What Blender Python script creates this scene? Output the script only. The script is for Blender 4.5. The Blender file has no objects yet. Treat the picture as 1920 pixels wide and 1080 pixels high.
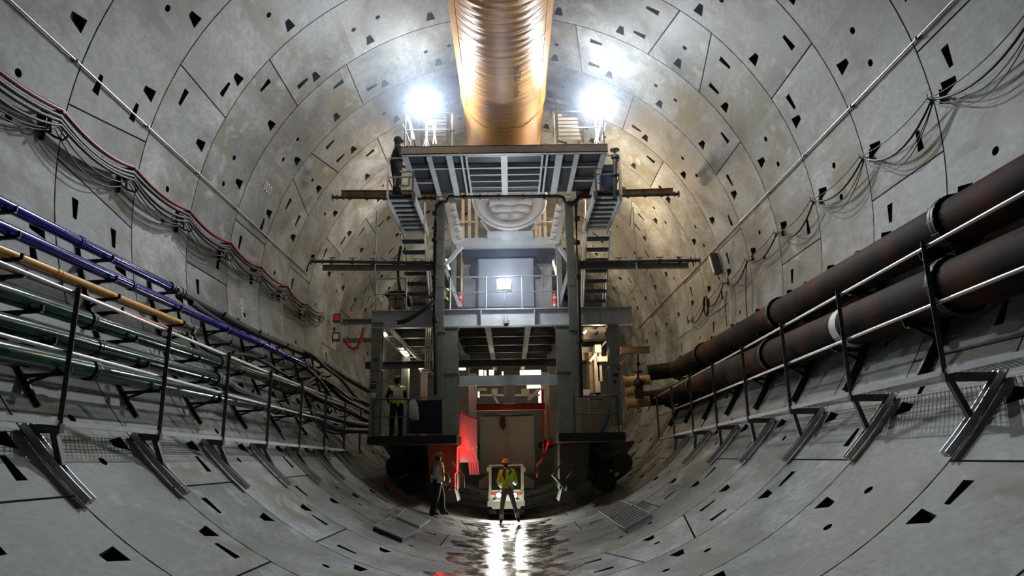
import bpy, math, random
from math import sin, cos, tan, radians as rad, pi, atan2, hypot, sqrt
from mathutils import Vector as V, Matrix, geometry
random.seed(7)
SC = bpy.context.scene
COL = SC.collection

# ------------------------------------------------------------------ camera
FPX = 1282.16
PITCH, YAW, ROLL = .2424, .0053, -.0166
CAM = V((.0665, 0, -4.411))
R = 6.3314            # inner radius of the lining, axis along +Y through the origin
D1, W = 9.0208, 2.0   # y of ring joint number 1, ring width
_f = V((sin(YAW)*cos(PITCH), cos(YAW)*cos(PITCH), sin(PITCH)))
_r0 = V((cos(YAW), -sin(YAW), 0)); _u0 = _r0.cross(_f)
_r = _r0*cos(ROLL) + _u0*sin(ROLL); _u = -_r0*sin(ROLL) + _u0*cos(ROLL)
cam = bpy.data.objects.new('camera', bpy.data.cameras.new('camera'))
COL.objects.link(cam)
m = Matrix((_r, _u, -_f)).transposed().to_4x4(); m.translation = CAM
cam.matrix_world = m
cam.data.sensor_width = 36; cam.data.lens = FPX/1920*36
cam.data.clip_start = .1; cam.data.clip_end = 200
SC.camera = cam

def ray(px, py): return _r*((px-960)/FPX) - _u*((py-540)/FPX) + _f
def at(px, py, Y):                        # point of the vertical plane y = Y seen at that pixel
    d = ray(px, py); return CAM + d*(Y/d.y)
def onwall(px, py, rr=R):                 # point of the cylinder of radius rr seen at that pixel
    d = ray(px, py); a = d.x**2+d.z**2; b = CAM.x*d.x+CAM.z*d.z; c = CAM.x**2+CAM.z**2-rr*rr
    return CAM + d*((-b+sqrt(max(b*b-a*c, 0)))/a)
def cyl(th, y, rr=R):                     # th in degrees from the invert towards +x
    return V((rr*sin(rad(th)), y, -rr*cos(rad(th))))
def theta(p): return math.degrees(atan2(p.x, -p.z))

# ------------------------------------------------------------------ world, lights, exposure
w = bpy.data.worlds.new('world'); SC.world = w; w.use_nodes = True
w.node_tree.nodes['Background'].inputs[0].default_value = (.75, .9, 1, 1)
w.node_tree.nodes['Background'].inputs[1].default_value = .007
SC.view_settings.view_transform = 'Standard'; SC.view_settings.look = 'None'
SC.view_settings.gamma = 1; SC.view_settings.use_curve_mapping = False
SC.view_settings.exposure = 0.0
def area(name, loc, target, sx, sy, power, col, spread=180):
    l = bpy.data.lights.new(name, 'AREA'); l.shape = 'RECTANGLE'; l.size = sx; l.size_y = sy
    l.energy = power; l.color = col; l.spread = rad(spread)
    o = bpy.data.objects.new(name, l); COL.objects.link(o); o.location = loc
    o.rotation_euler = (V(target)-V(loc)).to_track_quat('-Z', 'Y').to_euler(); return o
def point(name, loc, power, col, r=.1):
    l = bpy.data.lights.new(name, 'POINT'); l.energy = power; l.color = col; l.shadow_soft_size = r
    o = bpy.data.objects.new(name, l); COL.objects.link(o); o.location = loc; return o
G = 19.0                                  # y of the front frame of the backup gantry
COOL = (.86, .93, 1); WARM = (1, .74, .46); NEUT = (1, .9, .76)
LAMP_L = at(800, 200, 16.3); LAMP_R = at(1116, 200, 16.3); LAMP_M = at(945, 534, 18.75)
for p in (LAMP_L, LAMP_R):
    point('floodlight_beam', p+V((0, -.30, -.05)), 185, COOL, .10)
    area('floodlight_beam', p+V((0, -.16, 0)), p+V((0, -9, -6.5)), .34, .24, 270, COOL, 125)
point('floodlight_beam', LAMP_M+V((0, -.25, 0)), 110, COOL, .1)
area('floodlight_beam', LAMP_M+V((0, -.14, 0)), LAMP_M+V((0, -9, -2.2)), .34, .24, 60, COOL)
# backup train lamps, warm and neutral, and unseen fills added to brighten the gantry
point('gallery_fill_light', (3.4, 22.5, 3.3), 330, WARM, .12)
point('gallery_fill_light', (-3.4, 22.5, 3.3), 90, NEUT, .12)
point('gallery_fill_light', (2.6, 31, 3.2), 260, WARM, .15)
point('gallery_fill_light', (-2.6, 31, 3.2), 110, NEUT, .15)
point('gallery_fill_light', (0, 18.2, 1.55), 46, (.95, .97, 1), .15)  # unseen fill added to light the platform underside and the cassette
point('gallery_fill_light', (0, 19.5, .7), 14, (.8, .88, 1), .1)  # unseen cool fill added to brighten the cabinet block
point('gallery_fill_light', (3.0, 20.0, 4.1), 210, (1, .84, .66), .12)  # hidden warm fill added to brighten the right wall behind the floodlights
point('gallery_fill_light', (-3.0, 20.0, 4.2), 110, (1, .88, .78), .12)  # hidden fill added for the left wall behind the floodlights
point('gallery_fill_light', (2.75, 20.5, -1.35), 38, (1, .80, .56), .06)  # unseen fill placed to brighten the camera side of the machinery
point('gallery_fill_light', (-3.1, 20.5, -1.45), 9, (1, .88, .7), .06)  # unseen fill added for the left gallery pillar and riser pipes
point('gallery_fill_light', (0, 26.3, -1.7), 16, (1, .87, .66), .08)  # unseen fill added to lift the racks under the deck
point('gallery_fill_light', (.3, 21.0, -1.5), 9, (.95, 1, .86), .08)  # unseen fill added to light the container and the passage
point('gallery_fill_light', (-3.4, 24.5, -1.3), 30, (1, .86, .66), .1)
point('gallery_fill_light', (4.4, 23.8, -1.4), 5, WARM, .1)
point('gallery_fill_light', (0, 29, -1.4), 22, (1, .85, .62), .1)

# ------------------------------------------------------------------ materials
def mat(name, col, rough=.6, metal=0, emit=0, spec=.5, noise=None, bump=0, nscale=6, col2=None, nlo=.35, nhi=.7):
    m = bpy.data.materials.new(name); m.use_nodes = True; nt = m.node_tree; b = nt.nodes['Principled BSDF']
    b.inputs['Base Color'].default_value = (*col, 1); b.inputs['Roughness'].default_value = rough
    b.inputs['Metallic'].default_value = metal; b.inputs['Specular IOR Level'].default_value = spec
    if emit:
        b.inputs['Emission Color'].default_value = (*col, 1); b.inputs['Emission Strength'].default_value = emit
    if col2 or bump:
        tc = nt.nodes.new('ShaderNodeTexCoord'); n = nt.nodes.new('ShaderNodeTexNoise')
        n.inputs['Scale'].default_value = nscale; n.inputs['Detail'].default_value = 6; n.inputs['Roughness'].default_value = .65
        nt.links.new(tc.outputs['Object'], n.inputs['Vector'])
        if col2:
            r = nt.nodes.new('ShaderNodeValToRGB')
            r.color_ramp.elements[0].position = nlo; r.color_ramp.elements[0].color = (*col, 1)
            r.color_ramp.elements[1].position = nhi; r.color_ramp.elements[1].color = (*col2, 1)
            nt.links.new(n.outputs['Fac'], r.inputs['Fac']); nt.links.new(r.outputs['Color'], b.inputs['Base Color'])
        if bump:
            bp = nt.nodes.new('ShaderNodeBump'); bp.inputs['Strength'].default_value = bump; bp.inputs['Distance'].default_value = .02
            nt.links.new(n.outputs['Fac'], bp.inputs['Height']); nt.links.new(bp.outputs['Normal'], b.inputs['Normal'])
    return m

def concrete():
    m = bpy.data.materials.new('lining_concrete'); m.use_nodes = True; nt = m.node_tree; N = nt.nodes; L = nt.links
    b = N['Principled BSDF']
    def n(t, **k):
        x = N.new(t)
        for a, v in k.items():
            if a in x.inputs: x.inputs[a].default_value = v
            else: setattr(x, a, v)
        return x
    uv = n('ShaderNodeUVMap'); oi = n('ShaderNodeObjectInfo')
    off = n('ShaderNodeVectorMath', operation='SCALE'); off.inputs['Scale'].default_value = 37.0
    cmb = n('ShaderNodeCombineXYZ'); L.new(oi.outputs['Random'], cmb.inputs[0]); L.new(oi.outputs['Random'], cmb.inputs[2])
    L.new(cmb.outputs[0], off.inputs[0])
    add = n('ShaderNodeVectorMath', operation='ADD'); L.new(uv.outputs[0], add.inputs[0]); L.new(off.outputs[0], add.inputs[1])
    def noise(scale, detail, sx=1, sy=1, dist=0):
        mp = n('ShaderNodeMapping'); mp.inputs['Scale'].default_value = (sx, sy, 1); L.new(add.outputs[0], mp.inputs[0])
        x = n('ShaderNodeTexNoise', Scale=scale, Detail=detail, Roughness=.6, Distortion=dist); L.new(mp.outputs[0], x.inputs['Vector']); return x
    def ramp(src, p0, c0, p1, c1):
        r = n('ShaderNodeValToRGB'); e = r.color_ramp.elements
        e[0].position = p0; e[0].color = (*c0, 1) if len(c0) == 3 else c0; e[1].position = p1; e[1].color = (*c1, 1)
        L.new(src, r.inputs['Fac']); return r
    def mix(fac, a, c, mode='MIX', f=1.0):
        x = n('ShaderNodeMix'); x.data_type = 'RGBA'; x.blend_type = mode
        if fac is None: x.inputs[0].default_value = f
        else: L.new(fac, x.inputs[0])
        for s, v in ((6, a), (7, c)):
            if isinstance(v, tuple): x.inputs[s].default_value = (*v, 1)
            else: L.new(v, x.inputs[s])
        return x.outputs[2]
    big = noise(.9, 7, 1, .6, .3); base = ramp(big.outputs['Fac'], .36, (.120, .128, .125), .66, (.37, .378, .37)).outputs[0]
    tone = ramp(oi.outputs['Random'], 0, (.74, .76, .74), 1, (1.12, 1.13, 1.13)).outputs[0]
    c = mix(None, base, tone, 'MULTIPLY')
    fine = noise(14, 8, 1, .6); fr = ramp(fine.outputs['Fac'], .3, (.72, .72, .72), .7, (1.16, 1.16, 1.16)).outputs[0]
    c = mix(None, c, fr, 'MULTIPLY')
    # greenish brown damp patches, streaked round the ring
    st = noise(1.0, 7, .9, .55, .5); sm = ramp(st.outputs['Fac'], .50, (0, 0, 0), .66, (.9, .9, .9)).outputs[0]
    c = mix(sm, c, (.135, .122, .075))
    # pale laitance scrapes
    pl = noise(2.0, 6, .9, .6, .3); pm = ramp(pl.outputs['Fac'], .60, (0, 0, 0), .72, (.5, .5, .5)).outputs[0]
    c = mix(pm, c, (.46, .47, .47))
    # tape band that runs along the tunnel on the middle of most segments
    sep = n('ShaderNodeSeparateXYZ'); L.new(uv.outputs[0], sep.inputs[0])
    wob = noise(3, 3); wm = n('ShaderNodeMath', operation='MULTIPLY_ADD'); wm.inputs[1].default_value = .12
    L.new(wob.outputs['Fac'], wm.inputs[0]); L.new(sep.outputs[0], wm.inputs[2])
    sb = n('ShaderNodeMath', operation='SUBTRACT'); L.new(wm.outputs[0], sb.inputs[0]); sb.inputs[1].default_value = 3.05
    ab = n('ShaderNodeMath', operation='ABSOLUTE'); L.new(sb.outputs[0], ab.inputs[0])
    lt = n('ShaderNodeMath', operation='LESS_THAN'); L.new(ab.outputs[0], lt.inputs[0]); lt.inputs[1].default_value = .085
    bn = noise(.8, 3, 1, 1); bm = ramp(bn.outputs['Fac'], .38, (0, 0, 0), .5, (.75, .75, .75)).outputs[0]
    mm = n('ShaderNodeMath', operation='MULTIPLY'); L.new(lt.outputs[0], mm.inputs[0]); L.new(bm, mm.inputs[1])
    c = mix(mm.outputs[0], c, (.19, .185, .165))
    # small air holes
    vo = n('ShaderNodeTexVoronoi', Scale=3.2); L.new(add.outputs[0], vo.inputs['Vector'])
    vl = n('ShaderNodeMath', operation='LESS_THAN'); L.new(vo.outputs['Distance'], vl.inputs[0]); vl.inputs[1].default_value = .035
    c = mix(vl.outputs[0], c, (.03, .03, .03))
    L.new(c, b.inputs['Base Color'])
    rr = ramp(big.outputs['Fac'], .3, (.5, .5, .5), .7, (.72, .72, .72)); L.new(rr.outputs[0], b.inputs['Roughness'])
    b.inputs['Specular IOR Level'].default_value = .35
    bp = n('ShaderNodeBump', Strength=.25, Distance=.01); L.new(fine.outputs['Fac'], bp.inputs['Height']); L.new(bp.outputs[0], b.inputs['Normal'])
    return m

def wet():
    m = bpy.data.materials.new('standing_water'); m.use_nodes = True; nt = m.node_tree; N = nt.nodes; L = nt.links
    b = N['Principled BSDF']; tc = N.new('ShaderNodeTexCoord')
    mp = N.new('ShaderNodeMapping'); mp.inputs['Scale'].default_value = (1.3, .9, 1); L.new(tc.outputs['Object'], mp.inputs[0])
    a = N.new('ShaderNodeTexNoise'); a.inputs['Scale'].default_value = 2.2; a.inputs['Detail'].default_value = 8; a.inputs['Roughness'].default_value = .7
    L.new(mp.outputs[0], a.inputs['Vector'])
    r = N.new('ShaderNodeValToRGB'); e = r.color_ramp.elements
    e[0].position = .42; e[0].color = (.06, .06, .06, 1); e[1].position = .62; e[1].color = (.42, .42, .42, 1)
    L.new(a.outputs['Fac'], r.inputs['Fac']); L.new(r.outputs[0], b.inputs['Roughness'])
    c = N.new('ShaderNodeValToRGB'); e = c.color_ramp.elements
    e[0].position = .35; e[0].color = (.07, .068, .055, 1); e[1].position = .7; e[1].color = (.22, .21, .18, 1)
    L.new(a.outputs['Fac'], c.inputs['Fac']); L.new(c.outputs[0], b.inputs['Base Color'])
    bp = N.new('ShaderNodeBump'); bp.inputs['Strength'].default_value = .5; bp.inputs['Distance'].default_value = .007
    n2 = N.new('ShaderNodeTexNoise'); n2.inputs['Scale'].default_value = 7; n2.inputs['Detail'].default_value = 6; L.new(mp.outputs[0], n2.inputs['Vector'])
    L.new(n2.outputs['Fac'], bp.inputs['Height']); L.new(bp.outputs[0], b.inputs['Normal'])
    b.inputs['Specular IOR Level'].default_value = .8
    return m

def duct_fabric():
    m = bpy.data.materials.new('duct_fabric'); m.use_nodes = True; nt = m.node_tree; N = nt.nodes; L = nt.links
    b = N['Principled BSDF']; tc = N.new('ShaderNodeTexCoord')
    mp = N.new('ShaderNodeMapping'); mp.inputs['Scale'].default_value = (.55, 3.4, .55); L.new(tc.outputs['Object'], mp.inputs[0])
    a = N.new('ShaderNodeTexNoise'); a.inputs['Scale'].default_value = 1.6; a.inputs['Detail'].default_value = 5; a.inputs['Distortion'].default_value = .8
    L.new(mp.outputs[0], a.inputs['Vector'])
    g = N.new('ShaderNodeTexNoise'); g.inputs['Scale'].default_value = 1.1; g.inputs['Detail'].default_value = 4; L.new(tc.outputs['Object'], g.inputs['Vector'])
    r = N.new('ShaderNodeValToRGB'); e = r.color_ramp.elements
    e[0].position = .3; e[0].color = (.60, .22, .025, 1); e[1].position = .75; e[1].color = (.90, .42, .05, 1)
    L.new(g.outputs['Fac'], r.inputs['Fac']); L.new(r.outputs[0], b.inputs['Base Color'])
    b.inputs['Roughness'].default_value = .46; b.inputs['Specular IOR Level'].default_value = .42
    bp = N.new('ShaderNodeBump'); bp.inputs['Strength'].default_value = .55; bp.inputs['Distance'].default_value = .05
    L.new(a.outputs['Fac'], bp.inputs['Height']); L.new(bp.outputs[0], b.inputs['Normal'])
    return m

M = dict(
 conc=concrete(), wet=wet(), duct=duct_fabric(),
 pocket=mat('pocket_shade_concrete', (.045, .046, .044), .9), grout=mat('joint_seal', (.012, .012, .012), .9),  # pocket concrete darkened to paint in the shade of the deep recess
 blue=mat('blue_pipe_paint', (.004, .004, .15), .16, spec=.45, col2=(.008, .012, .26), nscale=3),
 green=mat('green_pipe_paint', (.001, .014, .009), .16, spec=.45, col2=(.003, .06, .038), nscale=3, bump=.05),
 yellow=mat('yellow_pipe_paint', (.62, .30, .01), .35),
 redpipe=mat('orange_red_pipe_paint', (.45, .09, .025), .4),
 rust=mat('rusty_steel', (.008, .0075, .005), .75, 0, spec=.12, col2=(.085, .020, .008), nscale=1.3, bump=.2, nlo=.42, nhi=.75),
 rubber=mat('black_rubber', (.012, .012, .013), .45), redhose=mat('red_hose', (.20, .018, .03), .4),
 redhose2=mat('bright_red_hose', (.75, .06, .05), .45),
 galv=mat('galvanised_steel', (.42, .43, .43), .35, .75, col2=(.55, .56, .57), nscale=20),
 dsteel=mat('dark_steel', (.07, .07, .068), .5, .5, col2=(.13, .13, .125), nscale=8),
 black=mat('black_steel', (.018, .018, .018), .5, .3),
 grey=mat('grey_green_steel_paint', (.19, .195, .160), .5, col2=(.26, .265, .225), nscale=4),
 lgrey=mat('light_grey_steel_paint', (.46, .48, .49), .45, col2=(.58, .60, .61), nscale=4),
 deck=mat('dark_blue_deck_plate', (.045, .052, .065), .5, .2),
 white=mat('white_paint', (.68, .68, .66), .45, col2=(.58, .57, .54), nscale=5),
 cream=mat('cream_machine_paint', (.62, .55, .44), .5, col2=(.45, .36, .25), nscale=3),
 timber=mat('timber', (.42, .27, .14), .7, col2=(.33, .2, .1), nscale=9),
 cab=mat('pale_cabinet_paint', (.42, .46, .52), .45), navy=mat('navy_cabinet_paint', (.015, .025, .045), .5),
 box=mat('grey_green_container_paint', (.30, .33, .27), .55, col2=(.36, .38, .32), nscale=2),
 fabric=mat('white_duct_fabric', (.72, .72, .72), .6, bump=.3, nscale=5),
 redp=mat('red_painted_steel', (.55, .05, .03), .45), redq=mat('signal_red', (.8, .03, .03), .4),
 tube=mat('fluorescent_tube', (1, .95, .85), emit=14), lamp=mat('floodlight_glass', (.93, .97, 1), emit=45),
 head=mat('headlamp_glass', (1, .97, .9), emit=90), neon=mat('red_light_strip', (1, .02, .015), emit=7),
 glow=mat('lit_window', (1, .82, .55), emit=2.2), sack=mat('white_sack', (.55, .54, .5), .7, bump=.6, nscale=7),
 vest=mat('high_visibility_fabric', (.45, .78, .03), .6), stripe=mat('reflective_tape', (.6, .62, .6), .3, .3),
 cloth=mat('dark_navy_cloth', (.018, .022, .032), .8), grcloth=mat('grey_work_cloth', (.16, .17, .17), .8),
 skin=mat('skin', (.35, .19, .12), .55), helmetw=mat('white_helmet', (.62, .62, .58), .35), helmety=mat('yellow_helmet', (.75, .55, .04), .35),
 boot=mat('brown_boot_leather', (.07, .04, .022), .6), bluebox=mat('blue_box_paint', (.02, .04, .10), .5),
 ink=mat('black_lettering', (.03, .025, .02), .6), paint=mat('white_marking_paint', (.75, .75, .72), .7), sign=mat('white_sign', (.6, .62, .58), .5),
 olive=mat('dull_olive_paint', (.07, .075, .055), .7, col2=(.11, .115, .085), nscale=3),
 glass=mat('dark_glass', (.02, .025, .03), .1, spec=.8),
)

# ------------------------------------------------------------------ mesh builder and object helpers
class MB:
    def __init__(s): s.v = []; s.f = []; s.sm = []
    def add(s, vs, fs, smooth=False):
        k = len(s.v); s.v += [V(v) for v in vs]; s.f += [tuple(k+i for i in f) for f in fs]; s.sm += [smooth]*len(fs); return s
    def box(s, a, b):
        x0, x1 = sorted((a[0], b[0])); y0, y1 = sorted((a[1], b[1])); z0, z1 = sorted((a[2], b[2]))
        return s.add([(x0,y0,z0),(x1,y0,z0),(x1,y1,z0),(x0,y1,z0),(x0,y0,z1),(x1,y0,z1),(x1,y1,z1),(x0,y1,z1)],
                     [(0,3,2,1),(4,5,6,7),(0,1,5,4),(1,2,6,5),(2,3,7,6),(3,0,4,7)])
    def frame(s, p, q, up=(0,0,1)):
        p, q = V(p), V(q); d = (q-p).normalized(); up = V(up)
        if abs(d.dot(up)) > .98: up = V((0,1,0))
        x = d.cross(up).normalized(); return p, q, d, x, x.cross(d).normalized()
    def bar(s, p, q, w, h=None, up=(0,0,1)):
        h = h or w; p, q, d, x, y = s.frame(p, q, up)
        c = [(-w/2,-h/2),(w/2,-h/2),(w/2,h/2),(-w/2,h/2)]
        return s.add([p+x*a+y*b for a, b in c]+[q+x*a+y*b for a, b in c], [(3,2,1,0),(4,5,6,7),(0,1,5,4),(1,2,6,5),(2,3,7,6),(3,0,4,7)])
    def ibeam(s, p, q, w, h, t=.02, up=(0,0,1)):
        p, q, d, x, y = s.frame(p, q, up)
        s.bar(p+y*(h-t)/2, q+y*(h-t)/2, w, t, up); s.bar(p-y*(h-t)/2, q-y*(h-t)/2, w, t, up); return s.bar(p, q, t, h-2*t, up)
    def tube(s, p, q, r, n=10, r2=None, cap=True):
        p, q, d, x, y = s.frame(p, q); r2 = r if r2 is None else r2
        vs = [p+(x*cos(2*pi*i/n)+y*sin(2*pi*i/n))*r for i in range(n)]+[q+(x*cos(2*pi*i/n)+y*sin(2*pi*i/n))*r2 for i in range(n)]
        s.add(vs, [(i, (i+1)%n, n+(i+1)%n, n+i) for i in range(n)], True)
        if cap:
            s.add(vs[:n], [tuple(range(n))[::-1]]); s.add(vs[n:], [tuple(range(n))])
        return s
    def path(s, pts, r, n=8):
        pts = [V(p) for p in pts]; up = V((0,0,1)); vs = []
        for i, p in enumerate(pts):
            d = (pts[min(i+1, len(pts)-1)]-pts[max(i-1, 0)]).normalized()
            x = d.cross(up)
            if x.length < .05: x = d.cross(V((1,0,0)))
            x.normalize(); y = x.cross(d)
            vs += [p+(x*cos(2*pi*k/n)+y*sin(2*pi*k/n))*r for k in range(n)]
        fs = [(i*n+k, i*n+(k+1)%n, (i+1)*n+(k+1)%n, (i+1)*n+k) for i in range(len(pts)-1) for k in range(n)]
        s.add(vs, fs, True); s.add(vs[:n], [tuple(range(n))[::-1]]); s.add(vs[-n:], [tuple(range(n))]); return s
    def ball(s, c, r, nu=10, nv=6, sc=(1,1,1), v0=0, v1=1):
        c = V(c); vs = []
        for j in range(nv+1):
            t = pi*(v0+(v1-v0)*j/nv)
            vs += [c+V((sin(t)*cos(2*pi*i/nu)*sc[0], sin(t)*sin(2*pi*i/nu)*sc[1], cos(t)*sc[2]))*r for i in range(nu)]
        return s.add(vs, [(j*nu+i, (j+1)*nu+i, (j+1)*nu+(i+1)%nu, j*nu+(i+1)%nu) for j in range(nv) for i in range(nu)], True)
    def prism(s, poly, y0, y1):           # poly: (x, z) outline
        n = len(poly)
        s.add([(x, y0, z) for x, z in poly]+[(x, y1, z) for x, z in poly],
              [tuple(range(n)), tuple(range(2*n-1, n-1, -1))]+[(i, n+i, n+(i+1)%n, (i+1)%n) for i in range(n)]); return s
    def mesh(s, name, m, off=V((0,0,0))):
        me = bpy.data.meshes.new(name); me.from_pydata([v-off for v in s.v], [], s.f)
        me.polygons.foreach_set('use_smooth', s.sm)
        if m: me.materials.append(m)
        me.update(); return me
def smooth_path(pts, k=6):                # Catmull-Rom through the points
    pts = [V(p) for p in pts]; P = [pts[0]*2-pts[1]]+pts+[pts[-1]*2-pts[-2]]; o = []
    for i in range(1, len(P)-2):
        a, b, c, d = P[i-1:i+3]
        for j in range(k):
            t = j/k; o.append(.5*((2*b)+(c-a)*t+(2*a-5*b+4*c-d)*t*t+(3*b-a-3*c+d)*t**3))
    return o+[pts[-1]]
def wpos(o):
    p = V((0,0,0))
    while o: p = p+V(o.location); o = o.parent
    return p
def tag(o, label=None, cat=None, group=None, kind=None):
    if label: o['label'] = label
    if cat: o['category'] = cat
    if group: o['group'] = group
    if kind: o['kind'] = kind
    return o
def thing(name, loc, label, cat, group=None, kind=None):
    o = bpy.data.objects.new(name, None); o.empty_display_size = .2; COL.objects.link(o); o.location = loc
    return tag(o, label, cat, group, kind)
def part(name, mb, m, parent, label=None, kind=None):
    mm = M[m] if isinstance(m, str) else m
    o = bpy.data.objects.new(name, mb.mesh(name, mm, wpos(parent))); COL.objects.link(o); o.parent = parent
    return tag(o, label, kind=kind)
def solo(name, mb, m, label, cat, group=None, kind=None):
    c = sum(mb.v, V((0,0,0)))/len(mb.v); c.z = min(v.z for v in mb.v)
    o = bpy.data.objects.new(name, mb.mesh(name, M[m] if isinstance(m, str) else m, c)); COL.objects.link(o); o.location = c
    return tag(o, label, cat, group, kind)
ORD = ['nearest the camera', 'second from the camera', 'third from the camera', 'fourth from the camera', 'fifth from the camera',
       'sixth from the camera', 'seventh from the camera', 'eighth from the camera', 'ninth from the camera', 'tenth from the camera',
       'eleventh from the camera', 'twelfth from the camera']

#@@LINING
# ------------------------------------------------------------------ segmental lining: every segment with its own edges and bolt pockets
GAP = .014
def seg_mesh(kind):
    # s = arc length from the segment's low edge, y from 0 to W; far edge of the key is the nominal one
    A = 43.2 if kind != 'key' else 14.4
    D = rad(1)*R; S = A*D; k = 3.3*D
    lo0 = GAP; lo1 = GAP; hi0 = S-GAP; hi1 = S-GAP      # at near (y=0) and far (y=W) side
    if kind == 'first': lo0 -= k
    if kind == 'last': hi0 += k
    if kind == 'key': lo0 += k; hi0 -= k
    holes = []
    def tri(s): return [(s-.05, 1.46), (s-.115, 1.77), (s+.115, 1.77), (s+.05, 1.46)], (.03, .17, .17, .03)
    def wedge(s, y, d):                   # wide, deep end at s; narrow shallow end d further on
        return [(s, y-.08), (s+d, y-.045), (s+d, y+.045), (s, y+.08)], (.17, .03, .03, .17)
    def rnd(s, y=1.0):
        n = 12; return [(s+.06*cos(2*pi*i/n), y+.065*sin(2*pi*i/n)) for i in range(n)], (.14,)*n
    if kind != 'key':
        for a in (8.0, 22.4, 36.8): holes.append(tri((a-.5)*D))
        for a in (18.7, 24.5): holes.append(rnd(a*D))
        holes.append(wedge(2.2*D, .5, .32)) if kind != 'first' else holes.append(wedge(.6*D, .46, .32))
        holes.append(wedge(S-2.2*D, 1.48, -.32)) if kind != 'last' else holes.append(wedge(S-1.2*D, 1.46, -.32))
        if kind == 'first': holes.append(wedge(1.8*D, 1.46, .32))
        if kind == 'last': holes.append(wedge(S-.6*D, .46, -.32))
    else:
        holes.append(tri(.5*S)); holes.append(rnd(.5*S))
    e = 9
    out = [(lo0+(hi0-lo0)*i/ (int(A/3)), GAP) for i in range(int(A/3)+1)] + [(hi0+(hi1-hi0)*i/4, GAP+(W-2*GAP)*i/4) for i in range(1, 5)] + \
          [(hi1+(lo1-hi1)*i/(int(A/3)), W-GAP) for i in range(1, int(A/3)+1)] + [(lo1+(lo0-lo1)*i/4, W-GAP+(2*GAP-W)*i/4) for i in range(1, 4)]
    pts = [V(p) for p in out]; edges = [(i, (i+1) % len(out)) for i in range(len(out))]
    for h, _ in holes:
        b = len(pts); pts += [V(p) for p in h]; edges += [(b+i, b+(i+1) % len(h)) for i in range(len(h))]
    for i in range(1, int(A/3)):
        for j in range(1, 4):
            s = S*i/int(A/3); y = W*j/4
            if all(min(hypot(s-p[0], y-p[1]) for p in h) > .09 for h, _ in holes) and all(not(min(p[0] for p in h) < s < max(p[0] for p in h) and min(p[1] for p in h) < y < max(p[1] for p in h)) for h, _ in holes):
                if lo0+.1 < s < hi0-.1: pts.append(V((s, y)))
    v2, _, f2, ov, _, _ = geometry.delaunay_2d_cdt(pts, edges, [], 1, 1e-5)
    def inside(c, h):
        r = False; n = len(h)
        for i in range(n):
            (x0, y0), (x1, y1) = h[i], h[(i+1) % n]
            if (y0 > c[1]) != (y1 > c[1]) and c[0] < (x1-x0)*(c[1]-y0)/(y1-y0)+x0: r = not r
        return r
    F = []
    for f in f2:
        c = sum((v2[i] for i in f), V((0, 0)))/len(f)
        if any(inside(c, h) for h, _ in holes): continue
        F.append(f)
    P = lambda s, y, d=0: ((R+d)*sin(s/R), y, -(R+d)*cos(s/R))
    verts = [P(v[0], v[1]) for v in v2]; uvs = [(v[0], v[1]) for v in v2]; faces = []; mi = []; nor = []
    for f in F:
        a, b_, c = (v2[f[0]], v2[f[1]], v2[f[2]])
        ccw = (b_[0]-a[0])*(c[1]-a[1])-(b_[1]-a[1])*(c[0]-a[0]) > 0
        faces.append(tuple(f) if ccw else tuple(f)[::-1]); mi.append(0)
    nsurf = len(faces)
    def quad(q, mm):
        b = len(verts)
        for s, y, d in q: verts.append(P(s, y, d)); uvs.append((s, y))
        faces.append(tuple(range(b, b+len(q)))); mi.append(mm)
    n = len(out)
    for i in range(n):
        a, b_ = out[i], out[(i+1) % n]
        quad([(a[0], a[1], 0), (a[0], a[1], .055), (b_[0], b_[1], .055), (b_[0], b_[1], 0)], 0)
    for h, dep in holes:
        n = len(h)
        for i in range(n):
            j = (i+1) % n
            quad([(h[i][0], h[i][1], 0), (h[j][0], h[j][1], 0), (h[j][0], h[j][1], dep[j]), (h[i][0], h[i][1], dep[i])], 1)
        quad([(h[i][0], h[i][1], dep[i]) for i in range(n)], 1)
    me = bpy.data.meshes.new('lining_segment'); me.from_pydata(verts, [], faces)
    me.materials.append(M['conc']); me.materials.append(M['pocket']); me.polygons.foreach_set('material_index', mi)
    uvl = me.uv_layers.new(name='UVMap')
    for l in me.loops: uvl.data[l.index].uv = uvs[l.vertex_index]
    me.polygons.foreach_set('use_smooth', [i < nsurf for i in range(len(faces))])
    me.update(); return me
SEG = {k: seg_mesh(k) for k in ('plain', 'first', 'last', 'key')}
tunnel = thing('wall_tunnel', (0, 0, 0), 'round tunnel lining of grey precast concrete segments with dark bolt pockets', None, kind='structure')
invert = thing('floor', (0, 0, 0), 'curved invert of the tunnel, damp grey concrete segments underfoot', None, kind='structure')
KEYS = {-1: -92.3, 0: 152.5, 1: -92.3, 2: 22.9, 3: 138.1, 4: 166.9, 5: -121.1, 6: -5.9, 7: 152.5}
cyc = [-92.3, 51.7, 138.1, 166.9, -121.1, -63.5]
for n in range(-3, 17):
    kc = KEYS.get(n, cyc[n % 6])
    for i in range(9):
        if i == 8: kind, th0, span = 'key', kc-7.2, 14.4
        else: kind, th0, span = ('first' if i == 0 else 'last' if i == 7 else 'plain'), kc+7.2+43.2*i, 43.2
        mid = (th0+span/2+180) % 360-180
        o = bpy.data.objects.new('lining_segment', SEG[kind]); COL.objects.link(o)
        o.parent = invert if abs(mid) < 24 else tunnel
        o.location = (0, D1+(n-1)*W+random.uniform(-.001, .001), 0)
        o.rotation_euler = (0, -rad(th0), 0)
sh = MB(); NS = 72
sh.add([cyl(360*i/NS, y, R+.05) for y in (1, 43) for i in range(NS)], [(i, (i+1) % NS, NS+(i+1) % NS, NS+i) for i in range(NS)])
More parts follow.
